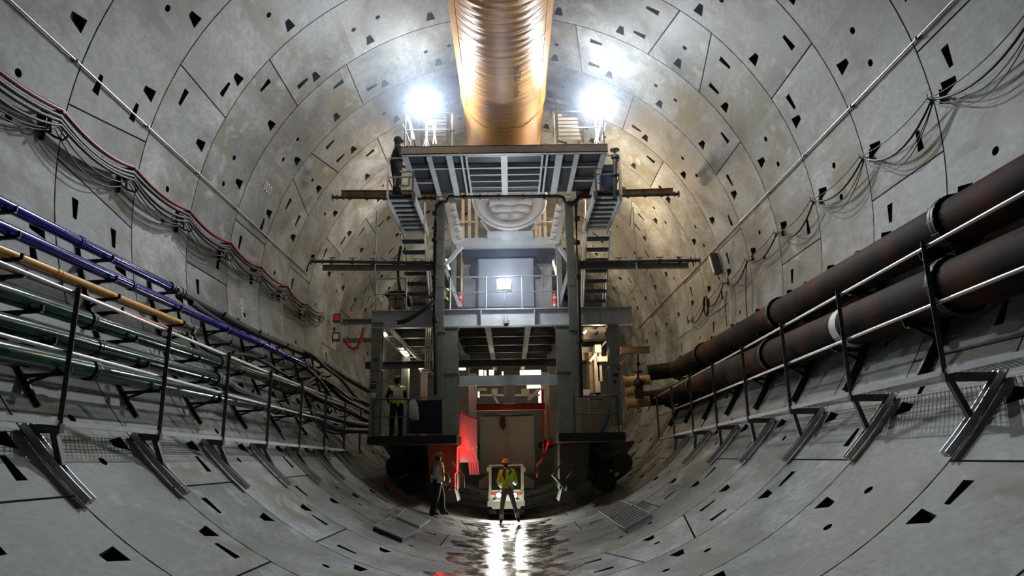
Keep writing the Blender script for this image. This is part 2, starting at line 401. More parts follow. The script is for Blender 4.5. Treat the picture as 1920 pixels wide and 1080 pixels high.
sh2 = MB(); sh2.add([cyl(360*i/NS, y, R+.30) for y in (1, 43) for i in range(NS)], [(i, (i+1) % NS, NS+(i+1) % NS, NS+i) for i in range(NS)])
part('grout_ring', sh2, 'grout', tunnel)
part('end_bulkhead', MB().tube((0, 42.4, 0), (0, 42.8, 0), R-.02, 64), 'dsteel', tunnel)
#@@SERVICES
# ------------------------------------------------------------------ water film on the invert
wf = MB(); nx, ny = 26, 40
random.seed(3)
edge = [(1.0+.25*sin(j*.9)+.18*sin(j*2.3), 1.0+.25*sin(j*1.1+2)+.15*sin(j*2.9)) for j in range(ny+1)]
for j in range(ny+1):
    y = 9.0+12.4*j/ny
    for i in range(nx+1):
        u_ = -edge[j][0]+(edge[j][0]+edge[j][1])*i/nx
        wf.v.append(cyl(math.degrees(u_/R), y, R-.008))
wf.f = [(j*(nx+1)+i, j*(nx+1)+i+1, (j+1)*(nx+1)+i+1, (j+1)*(nx+1)+i) for j in range(ny) for i in range(nx)]; wf.sm = [True]*len(wf.f)
solo('puddle', wf, 'wet', 'shallow puddle of dirty water along the bottom of the tunnel before the service vehicle', 'puddle', kind='stuff')

# ------------------------------------------------------------------ pipes along both walls
def run(px, py, rc):                      # x, z of a line parallel to the tunnel axis
    p = onwall(px, py, rc); return p.x, p.z
def pipe(name, px, py, rc, r, m, y0, y1, label, flanges=(), fl=('flange', 1.28, .06), cpl=None, cat='pipe', group=None, yk=None):
    x, z = run(px, py, rc); t = thing(name, (x, y0, z), label, cat, group)
    part('pipe_length', MB().tube((x, y0, z), (x, y1, z), r, 20), m, t)
    for f in flanges:
        fm = MB().tube((x, f-fl[2]/2-.01, z), (x, f-.01, z), r*fl[1], 20).tube((x, f+.01, z), (x, f+fl[2]/2+.01, z), r*fl[1], 20)
        for k in range(12):
            a = 2*pi*k/12; fm.tube((x+cos(a)*r*(fl[1]+1)/2, f-fl[2]*.8, z+sin(a)*r*(fl[1]+1)/2), (x+cos(a)*r*(fl[1]+1)/2, f+fl[2]*.8, z+sin(a)*r*(fl[1]+1)/2), r*.09, 6)
        part('flange', fm, fl[3] if len(fl) > 3 else m, t)
    if cpl:
        c = MB(); y = y1
        for dy, l, k in ((0, .07, 1.25), (.10, .07, 1.25), (.2, .16, 1.05), (.38, .05, 1.2), (.44, .12, .98)):
            c.tube((x, y+dy, z), (x, y+dy+l, z), r*k, 16)
        c.tube((x, y-.02, z), (x, y+.56, z), r*.9, 14)
        part('hose_coupling', c, 'dsteel', t, 'dull steel coupling')
    return x, z
BL1 = pipe('water_pipe', 0, 379, 5.95, .073, 'blue', 2, 11.4, 'dark blue water pipe, uppermost of the pipes on the left wall', (8.9,), ('f', 1.12, .08), cpl=1)
BL2 = pipe('water_pipe', 0, 424, 5.95, .073, 'blue', 2, 19.0, 'dark blue water pipe second from the top of the left wall pipes', (10.1, 13.9, 16.6), ('f', 1.14, .05, M['black']), cpl=1)
YEL = pipe('air_pipe', 0, 467, 5.95, .046, 'yellow', 2, 11.6, 'thin yellow pipe under the two blue ones on the left wall', (8.3,), ('f', 1.15, .1), cpl=1)
RED = pipe('grout_pipe', 0, 498, 5.95, .030, 'redpipe', 2, 11.3, 'thinnest pipe, orange red, between the yellow and green ones on the left wall', (8.6,), ('f', 1.2, .06), cpl=1)
GR1 = pipe('cooling_pipe', 0, 547, 5.93, .105, 'green', 2, 17.2, 'dark green pipe, top one of the three green pipes on the left wall', (8.6, 12.6, 15.2), ('f', 1.18, .06, M['black']), cpl=1)
GR2 = pipe('cooling_pipe', 0, 604, 5.93, .105, 'green', 2, 12.0, 'dark green pipe, middle one of the three green pipes on the left wall', (8.5,), ('f', 1.1, .1), cpl=1)
GR3 = pipe('cooling_pipe', 0, 658, 5.93, .112, 'green', 2, 17.0, 'dark green pipe, lowest one of the three green pipes on the left wall', (8.1, 11.6, 14.8), ('f', 1.18, .06, M['black']), cpl=1)
UP = pipe('slurry_pipe', 1920, 349, 5.90, .30, 'rust', 2, 22.6, 'big rusty brown pipe on the right wall, the upper of the two', (8.05, 13.7, 19.4), ('f', 1.17, .09, M['black']))
LO = pipe('slurry_pipe', 1920, 487, 5.90, .31, 'rust', 2, 22.9, 'big rusty brown pipe on the right wall, the lower of the two', (7.75, 13.4, 19.1), ('f', 1.17, .09, M['black']))
# pale band on the lower big pipe
bd = MB().tube((LO[0], 10.2, LO[1]), (LO[0], 10.42, LO[1]), .314, 24, cap=False)
tag(solo('pipe_band', bd, 'lgrey', 'pale tape band wrapped round the lower big brown pipe', 'tape'))
# brackets on the left wall: a plate along the wall and cradle arms under the pipes
for i in range(9):
    y = 7.45+2*i+.05
    if y > 22: break
    t = thing('pipe_bracket', cyl(-70, y, R), 'black steel comb bracket holding the left wall pipes, '+ORD[i], 'bracket', 'pipe brackets on the left wall')
    b = MB(); pts = [cyl(-a, y, R-.02) for a in range(53, 80, 2)]
    for p, q in zip(pts, pts[1:]): b.bar(p, q, .07, .035, up=(0, 1, 0))
    part('wall_plate', b, 'black', t)
    for (x, z), rr in ((BL1, .073), (BL2, .073), (YEL, .046), (RED, .03), (GR1, .105), (GR2, .105), (GR3, .112)):
        b = MB(); p = V((x, y, z)); th = theta(p); n = V((cos(rad(th)), 0, sin(rad(th)))); inn = -V((sin(rad(th)), 0, -cos(rad(th))))
        n = -n                              # towards smaller |theta| on the left is downwards
        a0 = p + V((0, 0, -1))*(rr+.03)
        wl = sqrt(max(R*R-a0.z**2, 0)); a1 = V((-wl+.02, y, a0.z)); a2 = V((x+rr+.05, y, a0.z+.02))
        b.bar(a1, a2, .05, .04); b.bar(V((-wl+.03, y, a0.z-.10)), a1.lerp(a2, .6), .04, .03)
        b.bar(a2, a2+V((0, 0, .07)), .04, .02, up=(0, 1, 0))
        part('cradle_arm', b, 'black', t)
for i in range(8):
    y = 8.55+2*i
    t = thing('pipe_bracket', cyl(68, y, R), 'black steel cradle under the two big brown pipes, '+ORD[i], 'bracket', 'pipe cradles on the right wall')
    b = MB(); pts = [cyl(a, y, R-.03) for a in range(56, 80, 2)]
    for p, q in zip(pts, pts[1:]): b.bar(p, q, .16, .05, up=(0, 1, 0))
    part('wall_plate', b, 'black', t)
    for (x, z), rr in ((UP, .30), (LO, .31)):
        z0 = z-rr-.03; wl = sqrt(R*R-z0*z0)
        b = MB().bar((wl-.02, y, z0), (x-rr*.6, y, z0), .09, .05).bar((wl-.0, y, z0-.25), (x-rr*.3, y, z0-.02), .06, .05)
        b.bar((x-rr*.6, y, z0), (x-rr*.6-.03, y, z0+.10), .09, .02, up=(0, 1, 0))
        part('cradle_arm', b, 'black', t)
    b = MB(); z0 = UP[1]+.33; wl = sqrt(R*R-z0*z0); b.bar((wl, y, z0+.02), (UP[0]+.0, y, z0+.02), .10, .04).bar((wl-.03, y, z0-.08), (wl-.03, y, z0+.14), .10, .04)
    part('top_clamp', b, 'black', t)

# ------------------------------------------------------------------ walkways with guard rails
def walkway(sg, z7, slope, xo, side):
    yA, yB = 5.0, 21.0
    Z = lambda y: z7+(y-7)*slope
    t = thing('walkway', (sg*xo, yA, Z(yA)), 'narrow galvanised grating walkway on brackets along the %s wall' % side, 'walkway')
    n = 0
    y = yA
    while y < yB-.1:
        z = Z(y); wl = sqrt(R*R-z*z)-.07
        arm = MB().bar((sg*(xo-.03), y, z-.05), (sg*wl, y, z-.05), .07, .09)
        br = MB(); br = part('bracket', arm, 'dsteel', t)
        # channel lying on the wall
        a = cyl(theta(V((sg*wl, y, z-.02))), y, R-.05); e = cyl(theta(V((sg*wl, y, z-.02)))-sg*9.8, y, R-.05)
        ch = MB(); k = 5; ths = [theta(a)-sg*9.8*i/k for i in range(k+1)]
        for p, q in zip(ths, ths[1:]):
            P, Q = cyl(p, y, R-.05), cyl(q, y, R-.05); nrm = V((P.x, 0, P.z)).normalized()
            ch.bar(P, Q, .09, .02, up=nrm); ch.bar(P+V((0, .045, 0))-nrm*.03, Q+V((0, .045, 0))-nrm*.03, .012, .07, up=nrm); ch.bar(P-V((0, .045, 0))-nrm*.03, Q-V((0, .045, 0))-nrm*.03, .012, .07, up=nrm)
        part('wall_channel', ch, 'galv', br, 'bright galvanised channel')
        part('brace', MB().bar((sg*(xo+.04), y, z-.09), cyl(theta(a)-sg*5.4, y, R-.1), .06, .06), 'dsteel', br)
        if y < yB-2.1 or True:
            pn = MB(); y1 = min(y+1.98, yB); z1 = Z(y1)
            nb = 8
            for i in range(nb):
                x = xo+.03+(wl-xo-.08)*i/(nb-1); pn.bar((sg*x, y+.01, z+.015), (sg*x, y1, z1+.015), .006, .016)
            for j in range(27):
                yy = y+.03+(y1-y-.05)*j/26; zz = z+(z1-z)*j/26+.02; pn.bar((sg*(xo+.03), yy, zz), (sg*(wl-.04), yy, zz), .007, .008)
            part('grating_panel', pn, 'galv', t)
        y += 2
    part('edge_angle', MB().bar((sg*xo, yA, Z(yA)+.005), (sg*xo, yB, Z(yB)+.005), .010, .055), 'lgrey', t)
    return Z
ZL = walkway(-1, -4.01, -.0125, 4.46, 'left')
ZR = walkway(1, -3.64, -.022, 4.52, 'right')
def guard(sg, Zf, xo, zt7, st, side, y0, y1):
    Zt = lambda y: zt7+(y-7)*st
    t = thing('guard_rail', (sg*xo, y0, Zf(y0)), 'tubular steel guard rail on angle posts along the %s walkway' % side, 'railing')
    y = y0
    while y < y1+.01:
        b = MB(); a = V((sg*xo, y, Zf(y)-.05)); c = V((sg*xo, y, Zt(y)+.03))
        b.bar(a, c, .055, .008, up=(0, 1, 0)); b.bar(a+V((sg*.024, .025, 0)), c+V((sg*.024, .025, 0)), .008, .055, up=(0, 1, 0))
        part('post', b, 'dsteel', t); y += 2
    for nm, fr in (('top_rail', 1.0), ('mid_rail', .53)):
        P = lambda y: V((sg*(xo+.045), y, Zf(y)+(Zt(y)-Zf(y))*fr-(0 if fr < 1 else .02)))
        part(nm, MB().tube(P(y0-1.6), P(y1+.6), .021, 10), 'galv', t)
guard(-1, ZL, 4.46, -2.64, -.020, 'left', 5, 21)
guard(1, ZR, 4.52, -2.27, -.028, 'right', 5, 21)

# loose gratings lying on the invert
def plate(corners, label):
    P = [onwall(x, y, R-.07) for x, y in corners]; t = thing('floor_grating', P[0], label, 'grating', 'loose steel gratings on the invert')
    def q(u_, v_): return P[0].lerp(P[1], u_).lerp(P[3].lerp(P[2], u_), v_)
    up = ((P[1]-P[0]).cross(P[3]-P[0])).normalized()
    if up.z < 0: up = -up
    fr = MB()
    for i in range(4): fr.bar(P[i], P[(i+1) % 4], .012, .06, up=up)
    part('frame', fr, 'lgrey', t); g = MB()
    nu = 16; nv = 10
    for i in range(nu+1): g.bar(q(i/nu, 0), q(i/nu, 1), .011, .03, up=up)
    for i in range(nv+1): g.bar(q(0, i/nv), q(1, i/nv), .009, .02, up=up)
    part('grating_bars', g, 'lgrey', t)
    b = MB()                                   # folded skirt on the camera side that carries the plate
    b.bar(P[0]-up*.035, P[1]-up*.035, .02, .07, up=up); part('skirt', b, 'black', t)
plate([(701, 988), (755, 1011), (787, 994), (734, 971)], 'loose steel grating on the left of the invert, the nearer of the two')
plate([(743, 970), (786, 989), (807, 975), (761, 954)], 'loose steel grating on the left of the invert, the farther of the two')
plate([(1144, 974), (1173, 993), (1222, 966), (1189, 949)], 'loose steel grating on the right of the invert, the nearer of the two')
plate([(1123, 959), (1144, 973), (1187, 949), (1164, 940)], 'loose steel grating on the right of the invert, the farther of the two')

# ------------------------------------------------------------------ wires and cables on the walls
for sg, th, yE, side in ((-1, 102.1, 20.6, 'left'), (1, 103.7, 32, 'right')):
    t = thing('steel_rope', cyl(sg*th, 1.5, R-.1), 'thin pale steel rope stretched along the upper %s wall' % side, 'rope')
    part('rope', MB().tube(cyl(sg*th, 1.2, R-.035), cyl(sg*(th-.9), yE, R-.035), .016, 8), 'galv', t)
    k = 0
    while D1+2*k-.15 < yE:
        y = D1+2*k-.15; a = cyl(sg*(th-.9*(y-1.2)/(yE-1.2)), y, R-.035)
        part('rope_anchor', MB().bar(a, a*1+V((a.x, 0, a.z)).normalized()*.04, .03, .03).ball(a, .035, 8, 5), 'galv', t); k += 1
# right wall: hooks at the joints and cables sagging between them
HR = [cyl(a, y, 6.2) for a, y in ((94.6, 6.8), (94.4, 8.83), (94.4, 10.8), (94.2, 12.77), (94.0, 14.73), (93.5, 16.74), (92.8, 18.8), (91.4, 20.8), (90, 22.8))]
for i, h in enumerate(HR[1:]):
    n = V((h.x, 0, h.z)).normalized()
    b = MB().bar(h+n*.12+V((0, 0, .12)), h+n*.10+V((0, 0, -.10)), .06, .015, up=(0, 1, 0)).path([h+n*.1, h-n*.02+V((0, 0, -.05)), h-n*.09, h-n*.08+V((0, 0, .06))], .012, 6).path([h+n*.02, h+V((0, .08, -.06)), h+V((0, .14, 0))], .012, 6)
    solo('cable_hook', b, 'dsteel', 'small steel cable hook at a joint of the right wall, '+ORD[i], 'hook', 'cable hooks on the right wall')
def sagging(hooks, off, r, m, sag, name, label, cat='cable', jit=0):
    P = []
    for i, (a, b) in enumerate(zip(hooks, hooks[1:])):
        for j in range(10):
            t = j/10; p = a.lerp(b, t)+V((0, 0, -4*t*(1-t)*(sag+jit*sin(i*2.7+off.z*30))))
            ww = sqrt(max(.01, (R-.05)**2-p.z**2)); 
            if abs(p.x) > ww: p.x = math.copysign(ww, p.x)
            P.append(p+off)
    P.append(hooks[-1]+off)
    return solo(name, MB().path(P, r, 8), m, label, cat)
sagging(HR, V((-.03, 0, -.02)), .020, 'rubber', .30, 'power_cable', 'thick black cable sagging from hook to hook on the right wall', jit=.06)
sagging(HR, V((-.06, .05, .02)), .009, 'rubber', .12, 'signal_cable', 'thin upper black cable strung between the right wall hooks', jit=.05)
for i, (o_, s_) in enumerate((((-.01, 0, -.05), .42), ((0, .03, -.07), .5))):
    sagging(HR[:4], V(o_), .008, 'rubber', s_, 'signal_cable', ('thin black cable hanging just under the thick one on the right wall', 'lowest thin black cable on the near right wall')[i], jit=.05)
c = onwall(1325, 572, 6.1)
solo('cable_coil', MB().path([c+V((0, .22*cos(a*.35), .22+.3*sin(a*.35)-.25)) + V((-.01*a*.1, 0, 0)) for a in range(0, 54)], .016, 6), 'rubber', 'coiled black cable hanging on the right wall below the wall lamp', 'cable')
for i, (x0, y0, y1) in enumerate(((1400, 490, 600), (1362, 545, 612))):
    a = onwall(x0, y0, 6.22); b = onwall(x0+1, y1, 6.24)
    solo('drop_cable', MB().path(smooth_path([a, a.lerp(b, .5)+V((-.02, .03, 0)), b]), .014, 6), 'rubber', ('black cable dropping straight down the right wall to the big pipe, nearer one', 'black cable dropping down the right wall by the coil, farther one')[i], 'cable')
# wall lamp on the right
p = onwall(1341, 496, 6.2); t = thing('wall_lamp', p, 'grey box lamp fixed to the right wall above the coiled cable', 'lamp')
ax = (onwall(1338, 478, 6.12)-onwall(1348, 512, 6.12)).normalized()
part('housing', MB().bar(p+ax*.34, p-ax*.30, .16, .20, up=(1, 0, 0)), 'dsteel', t)
part('diffuser', MB().bar(p+V((-.11, -.03, 0))+ax*.26, p+V((-.11, -.03, 0))-ax*.26, .10, .03, up=(1, 0, 0)), 'paint', t)
part('hanger', MB().path([p-ax*.3, p-ax*.42+V((-.03, 0, .0)), p-ax*.5, p-ax*.42+V((.02, .05, 0)), p-ax*.31], .01, 6), 'rubber', t)
# left wall: hooks, red hose and black cables
HL = [cyl(-a, y, 6.15) for a, y in ((91.2, 4.6), (91.3, 6.6), (91.6, 8.62), (91.4, 10.5), (91.3, 12.5), (91.2, 14.5), (91, 16.4), (91.2, 18.45), (90.4, 20.4), (91.5, 22.3))]
for i, h in enumerate(HL[2:9]):
    n = V((h.x, 0, h.z)).normalized(); q = h+V((0, 0, -.12))
    b = MB().bar(h+n*.17+V((0, 0, .18)), q+n*.15+V((0, 0, -.14)), .07, .02, up=(0, 1, 0)).bar(h+n*.16+V((0, 0, .16)), h-n*.1+V((0, 0, .16)), .05, .03)
    for s_ in (-1, 1): b.path([q+n*.12, q+n*.02+V((0, s_*.05, -.07)), q-n*.05+V((0, s_*.13, -.08)), q-n*.07+V((0, s_*.19, .01))], .017, 6)
    solo('cable_hook', b, 'black', 'black double cable hook on the left wall, '+ORD[i], 'hook', 'cable hooks on the left wall')
sagging([h+V((0, 0, .13)) for h in HL], V((.06, 0, .06)), .034, 'redhose', .12, 'red_hose', 'dark red hose running in waves along the upper left wall', 'hose', .02)
for i, (r_, s_, o_) in enumerate(((.034, .13, (.04, 0, .10)), (.030, .15, (.05, 0, .03)), (.024, .17, (.06, .02, -.03)), (.011, .25, (.03, .03, -.06)), (.009, .31, (.01, .0, -.1)))):
    sagging(HL, V(o_), r_, 'rubber', s_, 'power_cable', ('thickest black cable just below the red hose on the left wall', 'second black cable below the red hose on the left wall', 'middle black cable of the bundle on the left wall',
        'thin black cable second from the bottom of the left wall bundle', 'lowest and thinnest black cable of the left wall bundle')[i], jit=.04)
# junction boxes at the end of the left wall cables
for i, (x, y, s_) in enumerate(((633, 597, 'upper'), (631, 632, 'lower'))):
    p = onwall(x, y, 6.0); t = thing('junction_box', p, '%s of the two small steel junction boxes on the far left wall' % s_, 'box')
    part('case', MB().box(p-V((.14, .1, .15)), p+V((.14, .1, .15))), 'dsteel', t)
    part('cover', MB().box(p-V((.08, .13, .09)), p+V((.08, .1, .09))), ('redq', 'sign')[i], t)
# pale spray marking on the left wall
def text(s, size, mtx, m, name, ext=.002):
    cu = bpy.data.curves.new(name, 'FONT'); cu.body = s; cu.size = size; cu.extrude = ext; cu.align_x = 'CENTER'; cu.align_y = 'CENTER'
    o = bpy.data.objects.new(name, cu); COL.objects.link(o); bpy.context.view_layer.update()
    me = bpy.data.meshes.new_from_object(o.evaluated_get(bpy.context.evaluated_depsgraph_get())); bpy.data.objects.remove(o)
    me.transform(mtx); me.materials.clear(); me.materials.append(M[m]); return me
def wallmat(p, inward=.012, spin=0):
    n = -V((p.x, 0, p.z)).normalized(); yv = V((0, 1, 0)); x = yv.cross(n); 
    mm = Matrix((x, yv.cross(x)*-1 if False else n.cross(x), n)).transposed().to_4x4()
    mm = mm @ Matrix.Rotation(spin, 4, 'Z'); mm.translation = p+n*inward; return mm
def wall_text(s, px, py, size, spin, label):
    p = onwall(px, py); me = text(s, size, wallmat(p, spin=spin), 'paint', 'wall_marking')
    c = p.copy(); me.transform(Matrix.Translation(-c)); o = bpy.data.objects.new('wall_marking', me); COL.objects.link(o); o.location = c
    tag(o, label, 'marking')
wall_text('000', 501, 353, .32, rad(90), 'white sprayed digits 000 on the upper left wall')
wall_text('IIPRP', 452, 578, .24, rad(0), 'white sprayed letters low on the left wall above the black hoses')
wall_text('V', 173, 606, .06, rad(0), 'tiny white chalk tick near the green pipes') if False else None

# black hoses that continue the left wall pipes
def hose(pts, r, label, name='black_hose', m='rubber', k=7, clamps=0):
    P = smooth_path(pts, k); return solo(name, MB().path(P, r, 10), m, label, 'hose')
def W_(x, y, rr=5.95): return onwall(x, y, rr)
b1 = V((BL1[0], 11.9, BL1[1])); b2 = V((BL2[0], 19.5, BL2[1])); g2 = V((GR2[0], 12.5, GR2[1])); g3 = V((GR3[0], 17.5, GR3[1])); g1 = V((GR1[0], 17.7, GR1[1])); yl = V((YEL[0], 12.1, YEL[1])); rd = V((RED[0], 11.8, RED[1]))
hose([b1, W_(400, 582), W_(470, 620), W_(545, 652, 6.0), W_(600, 676), W_(648, 708, 5.8), W_(690, 733, 5.6)], .085, 'thick black hose that continues the upper blue pipe down the left wall')
hose([b1+V((.02, .3, -.1)), W_(395, 592, 6.0), W_(455, 628, 6.05), W_(520, 662, 6.0), W_(575, 690), W_(625, 728, 5.8), W_(690, 760, 5.5)], .06, 'thinner black hose right beside the thick one under the left wall cables')
hose([b2, W_(600, 702, 5.9), W_(640, 745, 5.7), W_(695, 775, 5.4)], .075, 'black hose that continues the lower blue pipe')
hose([yl, W_(365, 637, 6.0), W_(405, 662, 6.0), W_(470, 668, 6.05), W_(530, 700, 6.1), W_(565, 722, 5.9), W_(600, 708, 5.8), W_(660, 750, 5.6)], .045, 'black hose from the end of the yellow pipe, looping below the blue pipe')
hose([rd, W_(365, 650, 5.95), W_(396, 672, 6.05), W_(450, 690, 6.1), W_(520, 716, 6.1), W_(580, 740, 6.0), W_(640, 770, 5.7)], .035, 'thin black hose from the end of the orange red pipe')
hose([g2, W_(450, 735, 5.95), W_(520, 762, 5.95), W_(590, 776, 5.9), W_(640, 790, 5.7), W_(695, 800, 5.4)], .095, 'fat black hose that continues the middle green pipe')
hose([g1, W_(600, 748, 5.85), W_(645, 765, 5.7), W_(690, 790, 5.5)], .09, 'fat black hose that continues the top green pipe')
hose([g3, W_(610, 796, 5.9), W_(640, 806, 5.8), W_(690, 808, 5.5)], .08, 'black hose that continues the lowest green pipe')
hose([W_(588, 785, 5.8), W_(602, 802, 6.0), W_(628, 812, 6.05), W_(662, 809, 5.8), W_(695, 800, 5.5)], .035, 'thin black hose hanging in a loop under the lowest green pipe')
hose([W_(560, 655, 6.0), W_(588, 668, 5.8), W_(612, 690, 5.8), W_(640, 712, 5.8), W_(668, 745, 5.6), W_(695, 760, 5.4)], .055, 'black hose lying across the others near the gantry, upper one')
hose([W_(575, 690, 5.8), W_(605, 720, 5.8), W_(630, 760, 5.8), W_(660, 775, 5.6), W_(695, 790, 5.4)], .05, 'black hose lying across the others near the gantry, lower one')
hose([W_(450, 672, 6.05), W_(480, 700, 6.15), W_(515, 727, 6.1), W_(550, 733, 6.0), W_(585, 718, 5.9), W_(605, 700, 5.8)], .04, 'black hose hanging in a shallow bow behind the left guard rail')
#@@DUCT
# ------------------------------------------------------------------ ventilation duct under the crown
from mathutils import noise as NZ
DZ = 5.03; DR = 1.12
dt = thing('ventilation_duct', (0, 2, DZ), 'huge orange fabric ventilation duct hanging under the tunnel crown', 'duct')
def duct_len(y0, y1, r, name, lab=None):
    mb = MB(); nu = 72; nv = int((y1-y0)/.045)
    for j in range(nv+1):
        y = y0+(y1-y0)*j/nv
        for i in range(nu):
            a = 2*pi*i/nu; fade = max(0, min(1, (15.2-y)/4))
            wr = .010*fade*sin(y*26+2.2*sin(a*2+y*.7)+5*NZ.noise(V((cos(a)*1.4, y*.5, sin(a)*1.4))))*max(0, NZ.noise(V((cos(a)*1.2+4, y*.8, sin(a)*1.2)))+.35)
            rr = r+wr+.012*NZ.noise(V((cos(a)*2, y*.9, sin(a)*2+9)))
            mb.v.append(V((rr*cos(a), y, DZ+rr*sin(a))))
    mb.f = [(j*nu+i, j*nu+(i+1) % nu, (j+1)*nu+(i+1) % nu, (j+1)*nu+i) for j in range(nv) for i in range(nu)]; mb.sm = [True]*len(mb.f)
    return part(name, mb, 'duct', dt, lab)
duct_len(2, 16.4, DR, 'fabric_length'); duct_len(16.35, 19.3, DR*.985, 'fabric_length', 'smoother last length of orange fabric')
part('seam_band', MB().path([V((DR*1.004*cos(a*2*pi/48), 16.38+.05*sin(a), DZ+DR*1.004*sin(a*2*pi/48))) for a in range(49)], .012, 6), 'timber', dt)
for s_ in (-1, 1):
    a = -pi/2+s_*.98
    part('long_seam', MB().path([V((DR*1.003*cos(a), 2+j, DZ+DR*1.003*sin(a))) for j in range(15)], .008, 6), 'timber', dt)
for j in range(8):
    y = 3+2*j
    part('hanger_strap', MB().tube((0, y, DZ+DR-.02), (0, y, R-.03), .012, 6), 'dsteel', dt)
me = text('96 Z40A Ventiflex', .23, Matrix(((0, 1, 0, 0), (1, 0, 0, 0), (0, 0, -1, 0), (0, 0, 0, 1))) @ Matrix.Scale(.76, 4, (1, 0, 0)), 'ink', 'duct_lettering', .001)
for v in me.vertices:                     # lay the lettering on the curved fabric
    a = -pi/2+(v.co.x+.33)/DR; rr = DR+.022-v.co.z*0; yy = v.co.y+14.15
    v.co = V((rr*cos(a), yy, DZ+rr*sin(a)))-V((0, 2, DZ))
o = bpy.data.objects.new('duct_lettering', me); COL.objects.link(o); o.parent = dt; o['label'] = 'black printed lettering along the duct'

#@@GANTRY
# ------------------------------------------------------------------ backup gantry: frame
def X(px, y, py=600): return at(px, py, y).x
def Zz(py, y, px=955): return at(px, py, y).z
gt = thing('backup_gantry', (0, G, Zz(815, G)), 'tall grey steel portal frame of the tunnelling machine backup train', 'gantry')
ZD = Zz(578, G); ZDB = Zz(611, G); ZF = Zz(815, G)
def hcol(px0, px1, py0, py1, y, label=None, d=.34, sgn=0, name='column', mm='grey'):
    x0, x1 = X(px0, y, (py0+py1)/2), X(px1, y, (py0+py1)/2); z0, z1 = Zz(py1, y), Zz(py0, y)
    b = MB().box((x0, y, z0), (x1, y+.03, z1)).box((x0, y+d-.03, z0), (x1, y+d, z1)).box(((x0+x1)/2-.1, y+.03, z0), ((x0+x1)/2+.1, y+d-.03, z1))
    k = z0+(z1-z0)*.57
    b.box((x0-.02, y-.02, k-.02), (x1+.02, y+d+.02, k+.02)).box((x0-.03, y-.03, z0), (x1+.03, y+d+.03, z0+.03)).box((x0-.03, y-.03, z1-.03), (x1+.03, y+d+.03, z1))
    for i in range(4):
        b.tube((x0+.05+(x1-x0-.1)*(i % 2), y-.04, k+(.05 if i > 1 else -.05)), (x0+.05+(x1-x0-.1)*(i % 2), y, k+(.05 if i > 1 else -.05)), .015, 6)
    return part(name, b, mm, gt, label)
cols = [hcol(832, 858, 612, 815, G), hcol(1045, 1074, 612, 815, G), hcol(694, 713, 600, 812, G), hcol(1144, 1163, 612, 800, G)]
for px0, px1 in ((833, 857), (1046, 1071), (697, 714), (1140, 1158)):
    for yy in (24.5, 30):
        x0 = X(px0, G); x1 = X(px1, G); part('column', MB().box((x0, yy, ZF), (x1, yy+.3, ZDB)), 'grey', gt)
# tall front posts
for px0, px1, pt in ((820.5, 833, 374), (1065, 1079, 378)):
    x0, x1 = X(px0, G, 560), X(px1, G, 560); z0, z1 = Zz(745 if px0 < 900 else 715, G-.22), Zz(pt, G-.22)
    b = MB().box((x0, G-.22, z0), (x1, G-.20, z1)).box((x0, G-.04, z0), (x1, G-.02, z1)).box(((x0+x1)/2-.012, G-.2, z0), ((x0+x1)/2+.012, G-.04, z1))
    for py in (450, 500, 536, 620): z = Zz(py, G-.22); b.box((x0-.02, G-.25, z-.015), (x1+.04, G-.0, z+.015))
    part('post', b, 'grey', gt)
# deck edge beam with stiffeners
x0, x1 = X(696, G, 590), X(1186, G, 590)
b = MB().ibeam((x0, G+.1, (ZD+ZDB)/2), (x1, G+.1, (ZD+ZDB)/2), .22, ZD-ZDB, .025)
part('deck_beam', b, 'lgrey', gt)
for px in (757, 902, 1002, 1128, 1150, 760): x = X(px, G, 590); part('stiffener', MB().box((x-.012, G-.0, ZDB+.03), (x+.012, G+.1, ZD-.03)), 'lgrey', gt)
part('bracket_arm', MB().ibeam((X(640, G, 598), G+.15, Zz(597, G)), (x0, G+.15, Zz(597, G)), .12, .14, .02), 'grey', gt)
part('bracket_arm', MB().box((X(641, G, 630), G+.12, Zz(636, G)), (X(700, G), G+.2, Zz(628, G))), 'grey', gt)
part('bracket_post', MB().box((X(646, G), G+.12, Zz(636, G)), (X(648, G), G+.16, Zz(597, G))), 'white', gt)
# deck plate and joists seen from below
part('deck_plate', MB().box((x0+.1, G+.2, ZD-.04), (x1-.1, 33, ZD-.01)), 'deck', gt)
for i in range(7):
    y = 20.4+1.75*i; part('joist', MB().ibeam((x0+.2, y, ZD-.16), (x1-.2, y, ZD-.16), .14, .22, .02), 'dsteel', gt)
for px in (912, 992): x = X(px, G, 611); part('runner', MB().ibeam((x, G+.2, ZD-.32), (x, 33, ZD-.32), .16, .18, .02), 'grey', gt)
for px in (838, 1064): x = X(px, G, 611); part('runner', MB().ibeam((x, G+.35, ZD-.2), (x, 33, ZD-.2), .2, .3, .02), 'grey', gt)
# cross beams between the inner columns
part('cross_beam', MB().ibeam((X(860, G+.3, 713), G+.3, Zz(713, G+.3)), (X(1046, G+.3, 713), G+.3, Zz(713, G+.3)), .22, .26, .022).box((X(860, G, 713), G+.18, Zz(722, G+.2)), (X(1046, G, 713), G+.20, Zz(704, G+.2))), 'lgrey', gt)
part('hanging_plate', MB().box((X(944, 19.6, 740), 19.6, Zz(757, 19.6)), (X(966, 19.6, 740), 19.66, Zz(722, 19.6))), 'cream', gt)
part('red_beam', MB().ibeam((X(893, 20.2, 763), 20.2, Zz(763, 20.2)), (X(1022, 20.2, 763), 20.2, Zz(763, 20.2)), .18, .19, .02), 'redp', gt, 'red painted cross beam')
part('dark_beam', MB().ibeam((X(685, 20.6, 680), 20.6, Zz(681, 20.6)), (X(1050, 20.6, 680), 20.6, Zz(681, 20.6)), .2, .2, .02), 'dsteel', gt)
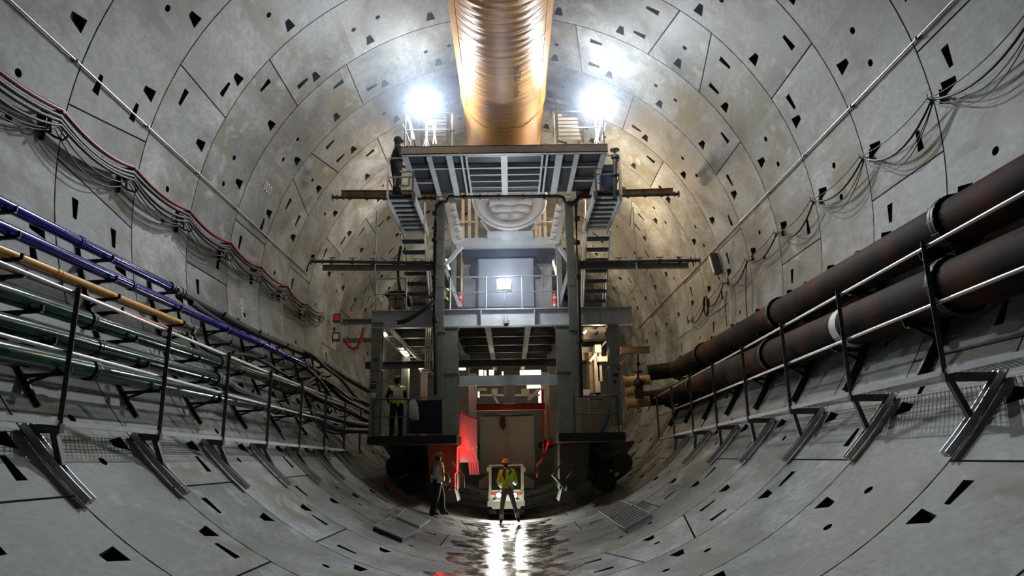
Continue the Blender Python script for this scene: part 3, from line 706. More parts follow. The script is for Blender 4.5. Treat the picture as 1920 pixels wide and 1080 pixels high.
# working deck at column foot level
fl = MB().box((X(690, G, 822), G-.12, Zz(830, G)), (X(857, G, 822), 33, Zz(814, G))).box((X(1047, G, 822), G-.12, Zz(830, G)), (X(1172, G, 822), 33, Zz(814, G)))
part('lower_deck', fl, 'black', gt)
# upper portal beam and braces
part('portal_beam', MB().ibeam((X(852, 20.4, 456), 20.4, Zz(456, 20.4)), (X(1046, 20.4, 456), 20.4, Zz(456, 20.4)), .24, .31, .025).box((X(852, 20.3, 456), 20.28, Zz(465, 20.3)), (X(1046, 20.3, 456), 20.29, Zz(447, 20.3))), 'lgrey', gt)
def pb(name, a, c, y, w, h, m, lab=None, y2=None): return part(name, MB().bar(at(a[0], a[1], y), at(c[0], c[1], y2 or y), w, h, up=(0, 1, 0)), m, gt, lab)
for a, c in (((834, 498), (866, 462)), ((835, 503), (862, 575)), ((1066, 490), (1048, 462)), ((1066, 508), (1048, 572)), ((828, 520), (834, 560)), ((815, 610), (800, 560))):
    pb('brace', a, c, G+.1, .10, .10, 'lgrey')
for px0, px1 in ((846, 855), (1044, 1054)): part('inner_post', MB().box((X(px0, G+.6, 520), G+.6, ZD), (X(px1, G+.6, 520), G+.75, Zz(450, G+.6))), 'grey', gt)
for px in (880, 893, 1012, 1022, 1005, 868):
    yy = 21.6; part('inner_post', MB().box((X(px, yy, 420)-.05, yy, Zz(448, yy)), (X(px, yy, 420)+.05, yy+.1, Zz(360, yy))), 'cream', gt)
for xa_, xb_ in ((860, 893), (1010, 1045)): part('cross_rail', MB().bar(at(xa_, 416, 21.5), at(xb_, 416, 21.5), .05, .05), 'cream', gt)
# spray arms with nozzles sticking out both sides
def arm(a, c, y, beam, label, m='dsteel', els=()):
    P, Q = at(a[0], a[1], y), at(c[0], c[1], y); t = thing('boom_arm', (P+Q)/2, label, 'arm')
    part('pipe', MB().tube(P, Q, .045, 10), m, t)
    for e, d in ((P, (Q-P).normalized()), (Q, (P-Q).normalized())):
        for k, rr in ((0, .10), (.12, .085), (.32, .075)): part('flange', MB().tube(e+d*k, e+d*(k+.03), rr, 10), m, t)
    n = 5
    for i in range(1, n+1):
        mm = MB(); q = P.lerp(Q, i/(n+1)); mm.bar(q-V((0, 0, .09)), q+V((0, 0, .11)), .02, .02); mm.bar(q+V((-.1, 0, .11)), q+V((.1, 0, .11)), .02, .02); mm.tube(q-V((.05, 0, 0)), q+V((.05, 0, 0)), .065, 8)
        part('valve', mm, m, t)
    if beam:
        b0, b1 = at(beam[0], beam[2], y+.12), at(beam[1], beam[3], y+.12); part('support_beam', MB().ibeam(b0, b1, .12, .15, .015), beam[4], t)
arm((623, 370), (818, 372), 18.9, (640, 822, 362, 362, 'timber'), 'upper pipe arm reaching out to the left of the gantry front')
arm((1273, 364), (1081, 370), 18.9, (1262, 1080, 358, 364, 'timber'), 'upper pipe arm reaching out to the right of the gantry front')
arm((583, 490), (817, 493), 18.9, (605, 820, 502, 502, 'grey'), 'lower pipe arm reaching out to the left of the gantry front')
arm((1312, 488), (1086, 492), 18.9, (1291, 1081, 498, 500, 'grey'), 'lower pipe arm reaching out to the right of the gantry front')
fp = thing('front_pipe', at(950, 369, 18.8), 'black pipe along the rear edge of the high platform with elbows down the posts', 'pipe')
part('pipe', MB().path([at(x, y, 18.75) for x, y in ((817, 740), (815, 600), (816, 420), (818, 385), (829, 380), (837, 378), (842, 369), (900, 369), (1045, 368), (1055, 370), (1061, 381), (1070, 384), (1078, 378), (1085, 371))], .055, 8), 'black', fp)
part('pipe', MB().path([at(x, y, 18.75) for x, y in ((1085, 371), (1080, 380), (1082, 500), (1086, 600), (1090, 745))], .055, 8), 'black', fp)
fm = MB()
for x, y in ((816, 400), (815, 450), (815, 520), (816, 600), (1082, 410), (1082, 455), (1083, 520), (1088, 640)):
    p = at(x, y, 18.75); fm.tube(p-V((0, 0, .05)), p+V((0, 0, .05)), .09, 8)
for x in (870, 900, 935, 980, 1020): p = at(x, 369, 18.75); fm.tube(p-V((.03, 0, 0)), p+V((.03, 0, 0)), .08, 8)
part('coupling', fm, 'black', fp)

# ------------------------------------------------------------------ high platform
PF, PR = 15.9, 18.98
zb, zt = Zz(287, PF), Zz(272, PF)
pt = thing('work_platform', (0, PR, zb), 'high steel platform jutting out of the gantry below the orange duct, lit white', 'platform')
xl, xr = X(752, PF, 285), X(1140, PF, 285)
def pp(name, mb, m='lgrey', lab=None, kind=None): return part(name, mb, m, pt, lab, kind)
pp('edge_beam', MB().box((xl, PF, zb), (xr, PF+.02, zt)).box((xl, PF, zt-.02), (xr, PF+.1, zt)).box((xl, PF, zb), (xr, PF+.12, zb+.02)))
for px in (862, 1023): x = X(px, PF, 280); pp('stiffener', MB().box((x-.03, PF-.02, zb-.03), (x+.03, PF, zt+.02)))
pp('deck_plate', MB().box((xl+.02, PF+.05, zt-.045), (xr-.02, PR, zt-.02)), 'deck')
for px, wd in ((757, .15), (803, .13), (841, .16), (864, .05), (873, .05), (945, .17), (1018, .05), (1027, .05), (1050, .18), (1083, .13), (1136, .15)):
    x = X(px, PF, 288); x = max(xl+.08, min(xr-.08, x))
    pp('main_girder', MB().ibeam((x, PF+.1, (zb+zt)/2-.02), (x, PR, (zb+zt)/2-.02), wd, .20, .015), 'lgrey')
pp('cross_girder', MB().ibeam((xl+.1, 16.95, zb+.12), (xr-.1, 16.95, zb+.12), .07, .12, .012), 'lgrey')
for y in (16.2, 17.4, 17.85, 18.3, 18.7): pp('cross_girder', MB().ibeam((X(873, PF, 288), y, zb+.12), (X(1018, PF, 288), y, zb+.12), .06, .12, .012), 'lgrey')
for a_, c_ in ((757, 803), (1083, 1136)): pp('stub_girder', MB().ibeam((X(a_, PF, 288), 17.9, zb+.12), (X(c_, PF, 288), 17.9, zb+.12), .10, .12, .012), 'lgrey')
def railing(name, pts, h, label, posts=None, m='galv', mid=True, parent=None):
    t = thing(name, pts[0], label, 'railing'); n = 0
    for p, q in zip(pts, pts[1:]):
        p, q = V(p), V(q); k = max(1, round((q-p).length/1.1))
        for i in range(k+(1 if q == V(pts[-1]) else 0)):
            a = p.lerp(q, i/k); part('post', MB().tube(a, a+V((0, 0, h)), .022, 8), m, t)
    part('top_rail', MB().path([V(p)+V((0, 0, h)) for p in pts], .022, 8), m, t)
    if mid: part('mid_rail', MB().path([V(p)+V((0, 0, h*.52)) for p in pts], .016, 8), m, t)
    return t
railing('guard_rail', [(xl+.08, 18.8, zt), (xl+.08, PF+.08, zt), (X(848, PF, 270), PF+.08, zt)], .95, 'pale guard rail on the left half of the high platform')
railing('guard_rail', [(X(1040, PF, 270), PF+.08, zt), (xr-.08, PF+.08, zt), (xr-.08, 18.8, zt)], .95, 'pale guard rail on the right half of the high platform')
railing('guard_rail', [(X(843, G-.05, 577), G+.05, ZD), (X(1048, G-.05, 577), G+.05, ZD)], .95, 'steel guard rail across the middle deck below the centre floodlight')
railing('guard_rail', [(X(703, G, 577), G+.1, ZD), (X(760, G, 577), G+.1, ZD)], .95, 'steel guard rail on the left end of the middle deck beside the stair')
railing('guard_rail', [(X(700, G, 812), G-.05, ZF), (X(765, G, 812), G-.05, ZF)], 1.0, 'dark guard rail of the lower left deck in front of the worker', m='dsteel')
railing('guard_rail', [(X(1078, G, 812), G-.05, ZF), (X(1160, G, 812), G-.05, ZF)], 1.0, 'dark guard rail of the lower right deck below the lit machinery', m='dsteel')
# floodlights on stands
def flood(p, z0, label, s=1.0):
    t = thing('floodlight', (p.x, p.y, z0), label, 'floodlight')
    sm_ = MB().tube((p.x, p.y+.05, z0), (p.x, p.y+.05, p.z-.15), .03 if s > 1 else .012, 8)
    if s > 1: sm_.tube((p.x-.12, p.y+.05, z0), (p.x, p.y+.05, z0+.5), .012, 6).tube((p.x+.12, p.y+.05, z0), (p.x, p.y+.05, z0+.5), .012, 6)
    part('stand', sm_, 'white' if s > 1 else 'dsteel', t)
    part('housing', MB().box((p.x-.20*s, p.y-.06, p.z-.15*s), (p.x+.20*s, p.y+.06, p.z+.15*s)).box((p.x-.15, p.y+.06, p.z-.1), (p.x+.15, p.y+.14, p.z+.1)), 'dsteel', t)
    part('yoke', MB().path([p+V((-.22*s, 0, 0)), p+V((-.22*s, 0, -.2*s)), p+V((.22*s, 0, -.2*s)), p+V((.22*s, 0, 0))], .012, 6), 'dsteel', t)
    part('lens', MB().box((p.x-.185*s, p.y-.075, p.z-.135*s), (p.x+.185*s, p.y-.061, p.z+.135*s)), 'lamp', t, 'glowing white lens')
flood(LAMP_L, zt, 'glaring white floodlight on the high platform left of the duct', 1.45)
flood(LAMP_R, zt, 'glaring white floodlight on the high platform right of the duct', 1.45)
flood(LAMP_M, ZD+.02, 'white floodlight in the middle of the gantry on the deck rail')
# bright uprights around the platform floodlights
for i, (a, c, w_) in enumerate((((766, 218), (776, 262), .07), ((756, 233), (768, 265), .03), ((811, 228), (818, 270), .04), ((818, 225), (812, 270), .03), ((905, 110), (905, 112), .01), ((1128, 215), (1119, 264), .06), ((1135, 230), (1128, 266), .03))):
    if i == 4: continue
    q = [at(a[0], a[1], 16.5), at(c[0], c[1], 16.5)]
    solo('support_strut', MB().bar(q[0], q[1], w_, w_, up=(0, 1, 0)), 'white', ('thick white strut under the left floodlight', 'thin white strut left of the left floodlight', 'white strut right of the left floodlight, leaning right', 'white strut right of the left floodlight, leaning left', '', 'thick white strut under the right floodlight', 'thin white strut right of the right floodlight')[i], 'strut')
# stairs climbing behind the platform beside the duct
def upper_stair(a, c, y0, y1, label, sg):
    P, Q = at(a[0], a[1], y1), at(c[0], c[1], y0); t = thing('duct_stair', Q, label, 'stair')
    for k in (0, 1):
        o_ = V((sg*.75*k, 0, 0)); part('stringer', MB().bar(P+o_, Q+o_, .04, .22, up=(0, 0, 1)), 'white', t)
        part('handrail', MB().path([P+o_+V((0, .5, .95)), P+o_+V((0, 0, .95)), Q+o_+V((0, 0, .95)), Q+o_+V((0, -.1, 0))], .022, 8), 'white', t)
        for i in range(6): q = P.lerp(Q, (i+.5)/6)+o_; part('baluster', MB().tube(q, q+V((0, 0, .95)), .016, 6), 'white', t)
    for i in range(9): q = P.lerp(Q, (i+.5)/9); part('tread', MB().box(q+V((0, -.1, -.015)), q+V((sg*.75, .1, .015))), 'lgrey', t)
upper_stair((848, 205), (838, 262), 18.4, 20.2, 'white steel stair climbing beside the left of the orange duct', -1)
upper_stair((1036, 200), (1046, 262), 18.4, 20.2, 'white steel stair climbing beside the right of the orange duct', 1)

# ------------------------------------------------------------------ side landings and stairs
for sg, side in ((-1, 'left'), (1, 'right')):
    xa, xb = sg*3.10, sg*2.38; zl = 2.28
    t = thing('stair_landing', (sg*2.74, 18.3, zl), 'steel side landing below the high platform on the %s, seen from beneath' % side, 'landing')
    for x in (xa, xb): part('stringer', MB().bar((x, 17, zl), (x, 19.9, zl), .05, .24), 'lgrey', t)
    for i in range(8): y = 17.15+i*.37; part('slat', MB().box((min(xa, xb)+.03, y, zl+.02), (max(xa, xb)-.03, y+.16, zl+.06)), 'lgrey', t)
    part('deck_sheet', MB().box((xa, 17, zl+.1), (xb, 19.9, zl+.12)), 'deck', t)
    for x, y in ((xa, 17.0), (xa, 18.2), (xb+sg*.05, 17.0), (xa, 19.6)): part('post', MB().bar((x, y, zl), (x, y, zl+1.15), .05, .05), 'cream', t)
    part('top_rail', MB().path([(xb, 17, zl+1.15), (xa, 17, zl+1.15), (xa, 19.6, zl+1.15)], .025, 6).path([(xb, 17, zl+.6), (xa, 17, zl+.6), (xa, 19.6, zl+.6)], .02, 6), 'cream', t)
    part('hanger_rod', MB().tube((sg*3.75, 18.9, .7), (sg*3.75, 18.9, 2.65), .018, 6), 'white', t)
    # flight from the middle deck up to the landing
    s = thing('staircase', (sg*2.85, 22, ZD), 'open steel stair between the middle deck and the %s landing' % side, 'stair')
    P0, P1 = V((0, 22.2, ZD)), V((0, 19.9, zl+.05))
    for x in (sg*2.48, sg*3.2):
        part('stringer', MB().bar(P0+V((x, 0, 0)), P1+V((x, 0, 0)), .035, .2), 'white' if x == sg*2.48 else 'lgrey', s)
        part('handrail', MB().path([P0+V((x, 0, 0)), P0+V((x, 0, .95)), P1+V((x, 0, .95)), P1+V((x, 0, .1))], .022, 8), 'white', s)
    for i in range(9):
        q = P0.lerp(P1, (i+.7)/9.6); part('tread', MB().box(q+V((sg*2.5, -.13, -.03)), q+V((sg*3.18, .13, .03))), 'navy', s)
    # steep inner ladder stair seen from the side
    s = thing('ladder_stair', (sg*1.9, 19.6, 1.2), 'steep white ladder stair with saw tooth side just inside the %s tall post' % side, 'stair')
    A, B = (at(836, 374, 19.5), at(853, 455, 19.5)) if sg < 0 else (at(1060, 376, 19.5), at(1045, 455, 19.5))
    for k in (0, .6): part('stringer', MB().bar(A+V((0, k, 0)), B+V((0, k, 0)), .13, .03, up=(0, 1, 0)), 'white', s)
    for i in range(6):
        q = A.lerp(B, (i+.5)/6); part('tread', MB().box(q+V((-.02, 0, -.015)), q+V((-sg*.26, .6, .015))).prism([(q.x, q.z), (q.x-sg*.24, q.z), (q.x-sg*.02, q.z-.18)], q.y, q.y+.02), 'white', s)
# black post with valve wheel on the right landing and dark box
p = at(1153, 290, 17); t = thing('standpipe', at(1153, 372, 17), 'dark standpipe with a round valve wheel on top, right of the high platform', 'pipe')
part('pipe', MB().tube(at(1153, 372, 17), p, .06, 10).tube(p-V((0, 0, .1)), p-V((0, 0, .04)), .11, 10).tube(at(1153, 330, 17), at(1153, 326, 17), .1, 10), 'dsteel', t)
part('valve_wheel', MB().tube(p, p+V((0, 0, .12)), .02, 8).tube(p+V((0, 0, .12)), p+V((0, 0, .15)), .13, 12), 'dsteel', t)
part('side_bar', MB().bar(at(1162, 345, 17), at(1158, 300, 17), .03, .03).bar(at(1160, 290, 17), at(1163, 375, 17), .04, .04), 'timber', t)
solo('equipment_box', MB().box(at(1128, 348, 17.4), at(1147, 322, 17.8)).box(at(1129, 321, 17.38), at(1146, 320, 17.8)), 'bluebox', 'dark blue box on the right landing beside the standpipe', 'box')
for sg, a in ((-1, (741, 349, 768, 322)),):
    q0, q1 = at(a[0], a[1], 17.3), at(a[2], a[3], 17.3); b = MB()
    for u, v_ in (((q0.x, q0.z), (q1.x, q0.z)), ((q0.x, q1.z), (q1.x, q1.z)), ((q0.x, q0.z), (q0.x, q1.z)), ((q1.x, q0.z), (q1.x, q1.z)), (((q0.x+q1.x)/2, q0.z), ((q0.x+q1.x)/2, q1.z)), ((q0.x, q0.z*.4+q1.z*.6), (q1.x, q0.z*.4+q1.z*.6))):
        b.bar((u[0], 17.3, u[1]), (v_[0], 17.3, v_[1]), .045, .045)
    solo('wire_frame', b, 'cream', 'pale open rack frame on the left landing below the standing worker', 'rack')

# ------------------------------------------------------------------ duct cassette
cz = Zz(378, 20); t = thing('duct_cassette', (.02, 20, Zz(436, 20)), 'round white duct storage cassette with folded fabric below the platform', 'cassette')
cx_ = X(956, 20, 400); NR = 28
ring = [V((cx_+1.12*cos(a), 19.9, cz+.12+1.05*sin(a))) for a in [pi+pi*2*i/40 for i in range(41)]]
part('rim', MB().path(ring, .055, 8), 'lgrey', t)
b = MB(); k = 41
for rr, yy in ((1.07, 19.92), (.98, 19.86), (.80, 20.0), (.66, 20.35)): b.v += [V((cx_+rr*1.03*cos(2*pi*i/40), yy, cz+.12+rr*.97*sin(2*pi*i/40))) for i in range(k)]
b.f = [(j*k+i, j*k+i+1, (j+1)*k+i+1, (j+1)*k+i) for j in range(3) for i in range(k-1)]; b.sm = [True]*len(b.f)
part('fabric_collar', b, 'fabric', t)
for i, (z, r_) in enumerate(((.42, .13), (.18, .13), (-.06, .14), (-.30, .15), (-.55, .16))):
    hw = .66*sqrt(max(0.1, 1-(z/.95)**2)); P = [V((cx_+hw*(u/8-1), 20.25-.05*sin(u*.9+i), cz+.12+z+.02*sin(u*1.1+i*2))) for u in range(17)]
    m_ = MB().path(P, r_, 10); part('fabric_fold', m_, 'fabric', t)
part('cradle', MB().bar((cx_-.9, 19.95, cz-.62), (cx_-.55, 19.95, cz-1.15), .05, .05).bar((cx_+.9, 19.95, cz-.62), (cx_+.55, 19.95, cz-1.15), .05, .05).box((cx_-.7, 19.9, cz-1.18), (cx_+.7, 20.3, cz-1.0)), 'lgrey', t)

# ------------------------------------------------------------------ machinery house on the middle deck
def cabinet(name, px0, px1, py0, py1, y, d, m, label, doors=2, cat='cabinet', rows=1):
    a, c = at(px0, py1, y), at(px1, py0, y); t = thing(name, ((a.x+c.x)/2, y, a.z), label, cat)
    part('body', MB().box((a.x, y, a.z), (c.x, y+d, c.z)), m, t)
    w_ = (c.x-a.x)/doors; h_ = (c.z-a.z)/rows
    for i in range(doors):
        for j in range(rows):
            part('door', MB().box((a.x+w_*i+.015, y-.02, a.z+h_*j+.015), (a.x+w_*(i+1)-.015, y, a.z+h_*(j+1)-.015)).box((a.x+w_*i+w_*.86, y-.04, a.z+h_*j+h_*.45), (a.x+w_*i+w_*.9, y-.02, a.z+h_*j+h_*.58)), m, t)
    return t
cabinet('control_cabinet', 897, 1000, 484, 577, 20.6, 1.6, 'cab', 'wide pale blue lit cabinet block behind the centre floodlight', 4, rows=1)
cabinet('control_cabinet', 868, 893, 500, 577, 20.9, 1.2, 'lgrey', 'narrow grey cabinet left of the pale blue cabinet block', 1)
cabinet('control_cabinet', 1004, 1034, 500, 577, 20.9, 1.2, 'lgrey', 'narrow grey cabinet right of the pale blue cabinet block', 2)
a, c = at(866, 482, 20.7), at(1040, 465, 20.7)
solo('soffit_panel', MB().box((a.x, 20.7, a.z), (c.x, 22, c.z)), 'bluebox', 'dark blue panel strip above the cabinet block', 'panel')
solo('cream_panel', MB().box(at(864, 500, 21.6), at(892, 476, 22.2)).box(at(864, 577, 21.6), at(868, 500, 21.7)), 'cream', 'cream panel above the left narrow cabinet', 'panel')
solo('cream_panel', MB().box(at(1008, 500, 21.6), at(1038, 476, 22.2)), 'cream', 'cream panel above the right narrow cabinet', 'panel')
for i, (x0, y0, x1, y1, lb) in enumerate(((879, 521, 897, 490, 'dark jacket hanging left of the cabinet block'), (999, 521, 1016, 500, 'dark jacket hanging right of the cabinet block'), (1005, 488, 1017, 468, 'dark rag bundle hanging above the right jacket'), (1018, 486, 1029, 468, 'second dark rag bundle above the right cabinet'))):
    a, c = at(x0, y1, 20.45), at(x1, y0, 20.45); w_ = c.x-a.x; h_ = c.z-a.z; b = MB()
    b.prism([(a.x+w_*.4, a.z), (a.x+w_*.65, a.z), (a.x+w_*.98, a.z+h_*.35), (a.x+w_*.9, c.z), (a.x+w_*.55, c.z-.04), (a.x+.02, c.z+.03), (a.x, a.z+h_*.5)], 20.42, 20.5)
    solo('hanging_jacket' if i < 2 else 'rag_bundle', b, 'navy', lb, 'jacket' if i < 2 else 'cloth')
for sg, x in ((-1, 862), (1, 1041)):
    for j, py in enumerate((577, 563)):
        p = at(x, py, 19.5); t = thing('fire_extinguisher', p, 'red and white fire extinguisher %s in the %s stack beside the braces' % (('at the bottom', 'on top')[j], ('left', '', 'right')[sg+1]), 'extinguisher')
        part('cylinder', MB().tube(p, p+V((0, 0, .17)), .065, 12).ball(p+V((0, 0, .17)), .065, 10, 4, v1=.5), 'redq', t)
        part('label_band', MB().tube(p+V((0, 0, .05)), p+V((0, 0, .10)), .067, 12), 'sign', t)
        part('valve', MB().tube(p+V((0, 0, .22)), p+V((0, 0, .26)), .02, 8).box(p+V((-.02, -.06, .23)), p+V((.02, 0, .25))), 'black', t)
# tube lights
def tube_light(p, q, label):
    p, q = V(p), V(q); t = thing('tube_light', (p+q)/2, label, 'light')
    part('tube', MB().tube(p, q, .03, 8), 'tube', t); part('fitting', MB().bar(p+V((0, .02, .05)), q+V((0, .02, .05)), .09, .04), 'white', t)
TL = [((837, 486), (843, 505), 19.8, 'tube light glowing beside the left brace of the middle deck'), ((1037, 490), (1044, 515), 19.8, 'tube light glowing beside the right brace of the middle deck'),
      ((862, 428), (863, 440), 21.4, 'short tube light above the left ladder stair foot'), ((803, 608.5), (817, 608), 19.6, 'short tube light under the deck beam above the pale rods'),
      ((861, 692), (873, 692), 21.5, 'tube light low between the left inner column and the far racks'), ((901, 679), (947, 679), 25, 'long tube light under the deck left of centre'), ((962, 679), (972, 679), 25, 'shortest tube light under the deck near the centre'), ((988, 678), (1013, 678), 25, 'tube light under the deck right of centre'),
      ((1095, 625), (1099, 620), 21, 'warm tube light over the right hand machinery')]
for a, c, y, lb in TL: tube_light(at(a[0], a[1], y), at(c[0], c[1], y), lb)
for i, (px, py, y) in enumerate(((716, 622, 19.9), (760, 661, 24.3), (788, 686, 28.4))):
    p = at(px, py, y); tube_light(p+V((0, -.75, 0)), p+V((0, .75, 0)), 'tube light in the left gallery ceiling, '+ORD[i])
# camera dome
p = at(949, 603, 18.85); t = thing('dome_camera', p, 'small white dome camera hanging under the deck edge beam', 'camera')
part('mount', MB().tube(p+V((0, 0, .02)), p+V((0, 0, .17)), .05, 12).tube(p+V((0, 0, -.06)), p+V((0, 0, .04)), .085, 14), 'white', t)
part('dome', MB().ball(p+V((0, 0, -.06)), .078, 12, 6, v0=.5, v1=1), 'glass', t)

# ------------------------------------------------------------------ left gallery under the deck
xg = X(703, G, 607)
t = thing('cable_tray', (xg+.1, G+.4, Zz(607, G)), 'dark cable tray running back under the deck in the left gallery', 'tray')
part('tray_side', MB().bar((xg, G+.4, Zz(607, G)), (xg, 32, Zz(607, G)), .03, .14).bar((xg+.35, G+.4, Zz(607, G)), (xg+.35, 32, Zz(607, G)), .03, .14), 'lgrey', t)
for i in range(14): y = G+.6+i*.9; part('rung', MB().box((xg, y, Zz(607, G)-.06), (xg+.35, y+.06, Zz(607, G)-.03)), 'dsteel', t)
for i, px in enumerate((798, 802, 806, 812, 817, 827, 832)):
    p0, p1 = at(px, 692, 19.7), at(px, 612, 19.7); p1.x = p0.x
    solo('pipe_riser', MB().tube(p0, p1, .022, 8).tube(p0+(p1-p0)*.5-V((0, 0, .04)), p0+(p1-p0)*.5+V((0, 0, .04)), .035, 8), 'cream', 'thin pale riser pipe under the deck, %s from the left' % ('first', 'second', 'third', 'fourth', 'fifth', 'sixth', 'seventh')[i], 'pipe', 'pale riser pipes left of the inner column')
t = thing('riser_clamp', at(815, 650, 19.66), 'pale double clamp bar across the riser pipes', 'clamp')
for py in (648, 654): part('clamp_bar', MB().bar(at(795, py, 19.66), at(836, py, 19.66), .03, .06), 'cream', t)
a, c = at(788, 745, 22.5), at(800, 696, 22.5)
solo('cream_pillar', MB().box((a.x, 22.5, a.z), (c.x, 22.75, c.z)).box((a.x-.04, 22.46, c.z-.06), (c.x+.04, 22.8, c.z)), 'cream', 'short cream pillar glowing in the left gallery', 'pillar')
cabinet('tool_cabinet', 762, 829, 750, 812, 19.5, .8, 'navy', 'dark navy cabinet on the lower left deck behind the white sack', 2)
# white sack hanging on the cabinet
b = MB(); y = 19.3
prof = [((776, 749), .03), ((773, 756), .12), ((771, 764), .17), ((774, 772), .16), ((777, 780), .15), ((780, 788), .10)]
for i, ((px, py), r_) in enumerate(prof):
    p = at(px, py, y)
    for k in range(12): a = 2*pi*k/12; rr = r_*(1+.18*sin(3*a+i)); b.v.append(p+V((rr*cos(a), rr*.6*sin(a), .02*sin(2*a+i))))
b.f = [(j*12+k, j*12+(k+1) % 12, (j+1)*12+(k+1) % 12, (j+1)*12+k) for j in range(5) for k in range(12)]+[tuple(range(60, 72))]; b.sm = [True]*len(b.f)
solo('white_sack', b, 'sack', 'crumpled white sack hanging in front of the navy cabinet on the left deck', 'sack')
# red hose loop under the left arm
hose([at(648, 636, G), at(652, 646, G), at(660, 653, G), at(668, 652, G), at(674, 644, G), at(678, 632, G), at(681, 617, G+.1)], .045, 'bright red hose hanging in a loop at the left gantry corner', 'red_hose', 'redhose2')
hose([at(752, 462, 19.4), at(747, 490, 19.4), at(747, 520, 19.4), at(751, 546, 19.4)], .045, 'dark hose hanging down beside the left staircase')
hose([at(724, 556, 19.2), at(730, 551, 19.2), at(740, 549, 19.2), at(756, 550, 19.2), at(765, 560, 19.2), at(769, 574, 19.2)], .07, 'thick black hose arching over the drum on the left middle deck')
hose([at(745, 606, 18.7), at(765, 600, 18.7), at(785, 588, 18.7), at(803, 576, 18.7), at(818, 562, 18.8)], .075, 'thick black hose rising across the left end of the deck beam')
t = thing('hose_drum', at(744, 576, 19.6), 'tan hose drum on the left middle deck under the arching hose', 'drum')
p = at(744, 562, 19.6); part('drum', MB().tube(p+V((0, -.1, 0)), p+V((0, .4, 0)), .24, 20), 'timber', t)
part('spoke', MB().box(p+V((-.18, -.12, -.02)), p+V((.18, -.1, .02))).box(p+V((-.02, -.12, -.2)), p+V((.02, -.1, .2))), 'dsteel', t)
part('stand', MB().bar(p+V((-.2, .15, -.05)), p+V((-.25, .15, -.3)), .04, .04).bar(p+V((.2, .15, -.05)), p+V((.25, .15, -.3)), .04, .04), 'dsteel', t)

# ------------------------------------------------------------------ right hand machinery, lit warm
t = thing('segment_crane', at(1118, 745, 21.3), 'cream painted lifting frame glowing under the right end of the deck', 'machine')
def mc(name, x0, y0, x1, y1, Y, d, m='cream'): a, c = at(x0, y1, Y), at(x1, y0, Y); return part(name, MB().box((a.x, Y, a.z), (c.x, Y+d, c.z)), m, t)
mc('ceiling_box', 1094, 613, 1137, 620, 21.2, .5); mc('ceiling_box', 1094, 621, 1134, 636, 21.9, .5)
mc('panel', 1092, 650, 1114, 664, 22, .3); mc('panel', 1091, 663, 1105, 675, 22, .3)
mc('mast', 1117, 648, 1122, 743, 21.2, .3); mc('mast', 1107, 660, 1113, 740, 21.5, .2, 'timber'); mc('mast', 1122, 656, 1127, 715, 21.2, .12)
mc('jib', 1120, 668, 1139, 678, 21.0, .2); mc('jib', 1116, 646, 1127, 661, 21.0, .2)
part('strut', MB().bar(at(1106, 678, 21.1), at(1117, 664, 21.1), .05, .08).bar(at(1138, 668, 20.95), at(1144, 660, 20.95), .06, .06).bar(at(1136, 640, 21.3), at(1124, 655, 21.3), .05, .05), 'cream', t)
part('hook_block', MB().bar(at(1117, 628, 21), at(1121, 621, 21), .05, .05).bar(at(1113, 626, 21), at(1121, 626, 21), .05, .04), 'black', t)
mc('base', 1093, 730, 1107, 744, 21.4, .3, 'lgrey'); mc('base', 1107, 736, 1132, 748, 21.2, .3, 'dsteel')
t = thing('wall_bracket_beam', at(1190, 657, 20.6), 'cream beam with a diagonal brace reaching to the right tunnel wall', 'beam')
part('beam', MB().ibeam(at(1163, 657, 20.6), at(1218, 656, 20.6), .15, .2, .02), 'timber', t)
part('brace', MB().bar(at(1163, 683, 20.6), at(1181, 665, 20.6), .07, .07), 'timber', t)
part('chain', MB().bar(at(1196, 664, 20.5), at(1196, 700, 20.5), .04, .04).ball(at(1196, 682, 20.5), .07, 8, 5), 'black', t)
t = thing('pipe_manifold', at(1195, 760, 22.3), 'short cream flanged pipes with a black valve where the big brown pipes end', 'pipe')
for a, c, r_ in (((1168, 716), (1218, 712), .16), ((1172, 735), (1200, 730), .15), ((1173, 757), (1218, 752), .17)):
    P, Q = at(a[0], a[1], 22.4), at(c[0], c[1], 22.4); part('pipe_stub', MB().tube(P, Q, r_, 14).tube(P, P.lerp(Q, .07), r_*1.3, 14).tube(P.lerp(Q, .45), P.lerp(Q, .52), r_*1.3, 14), 'timber', t)
p = at(1197, 718, 22.0); part('valve', MB().ball(p, .17, 10, 6).tube(p, p+V((0, 0, .35)), .04, 8).tube(p+V((0, 0, .33)), p+V((0, 0, .37)), .16, 12).box(p+V((-.12, -.1, -.5)), p+V((.12, .1, -.15))), 'black', t)
for k, (xx, zz) in enumerate((UP, LO)):
    hose([V((xx, 22.5, zz)), V((xx-.05, 22.9, zz+.02)), V((xx-.3, 23.2, zz)), V((xx-.9, 23.3, zz-.05))], .27, ('curved end of the upper big brown pipe turning inwards', 'curved end of the lower big brown pipe turning inwards')[k], 'pipe_elbow', 'rust')

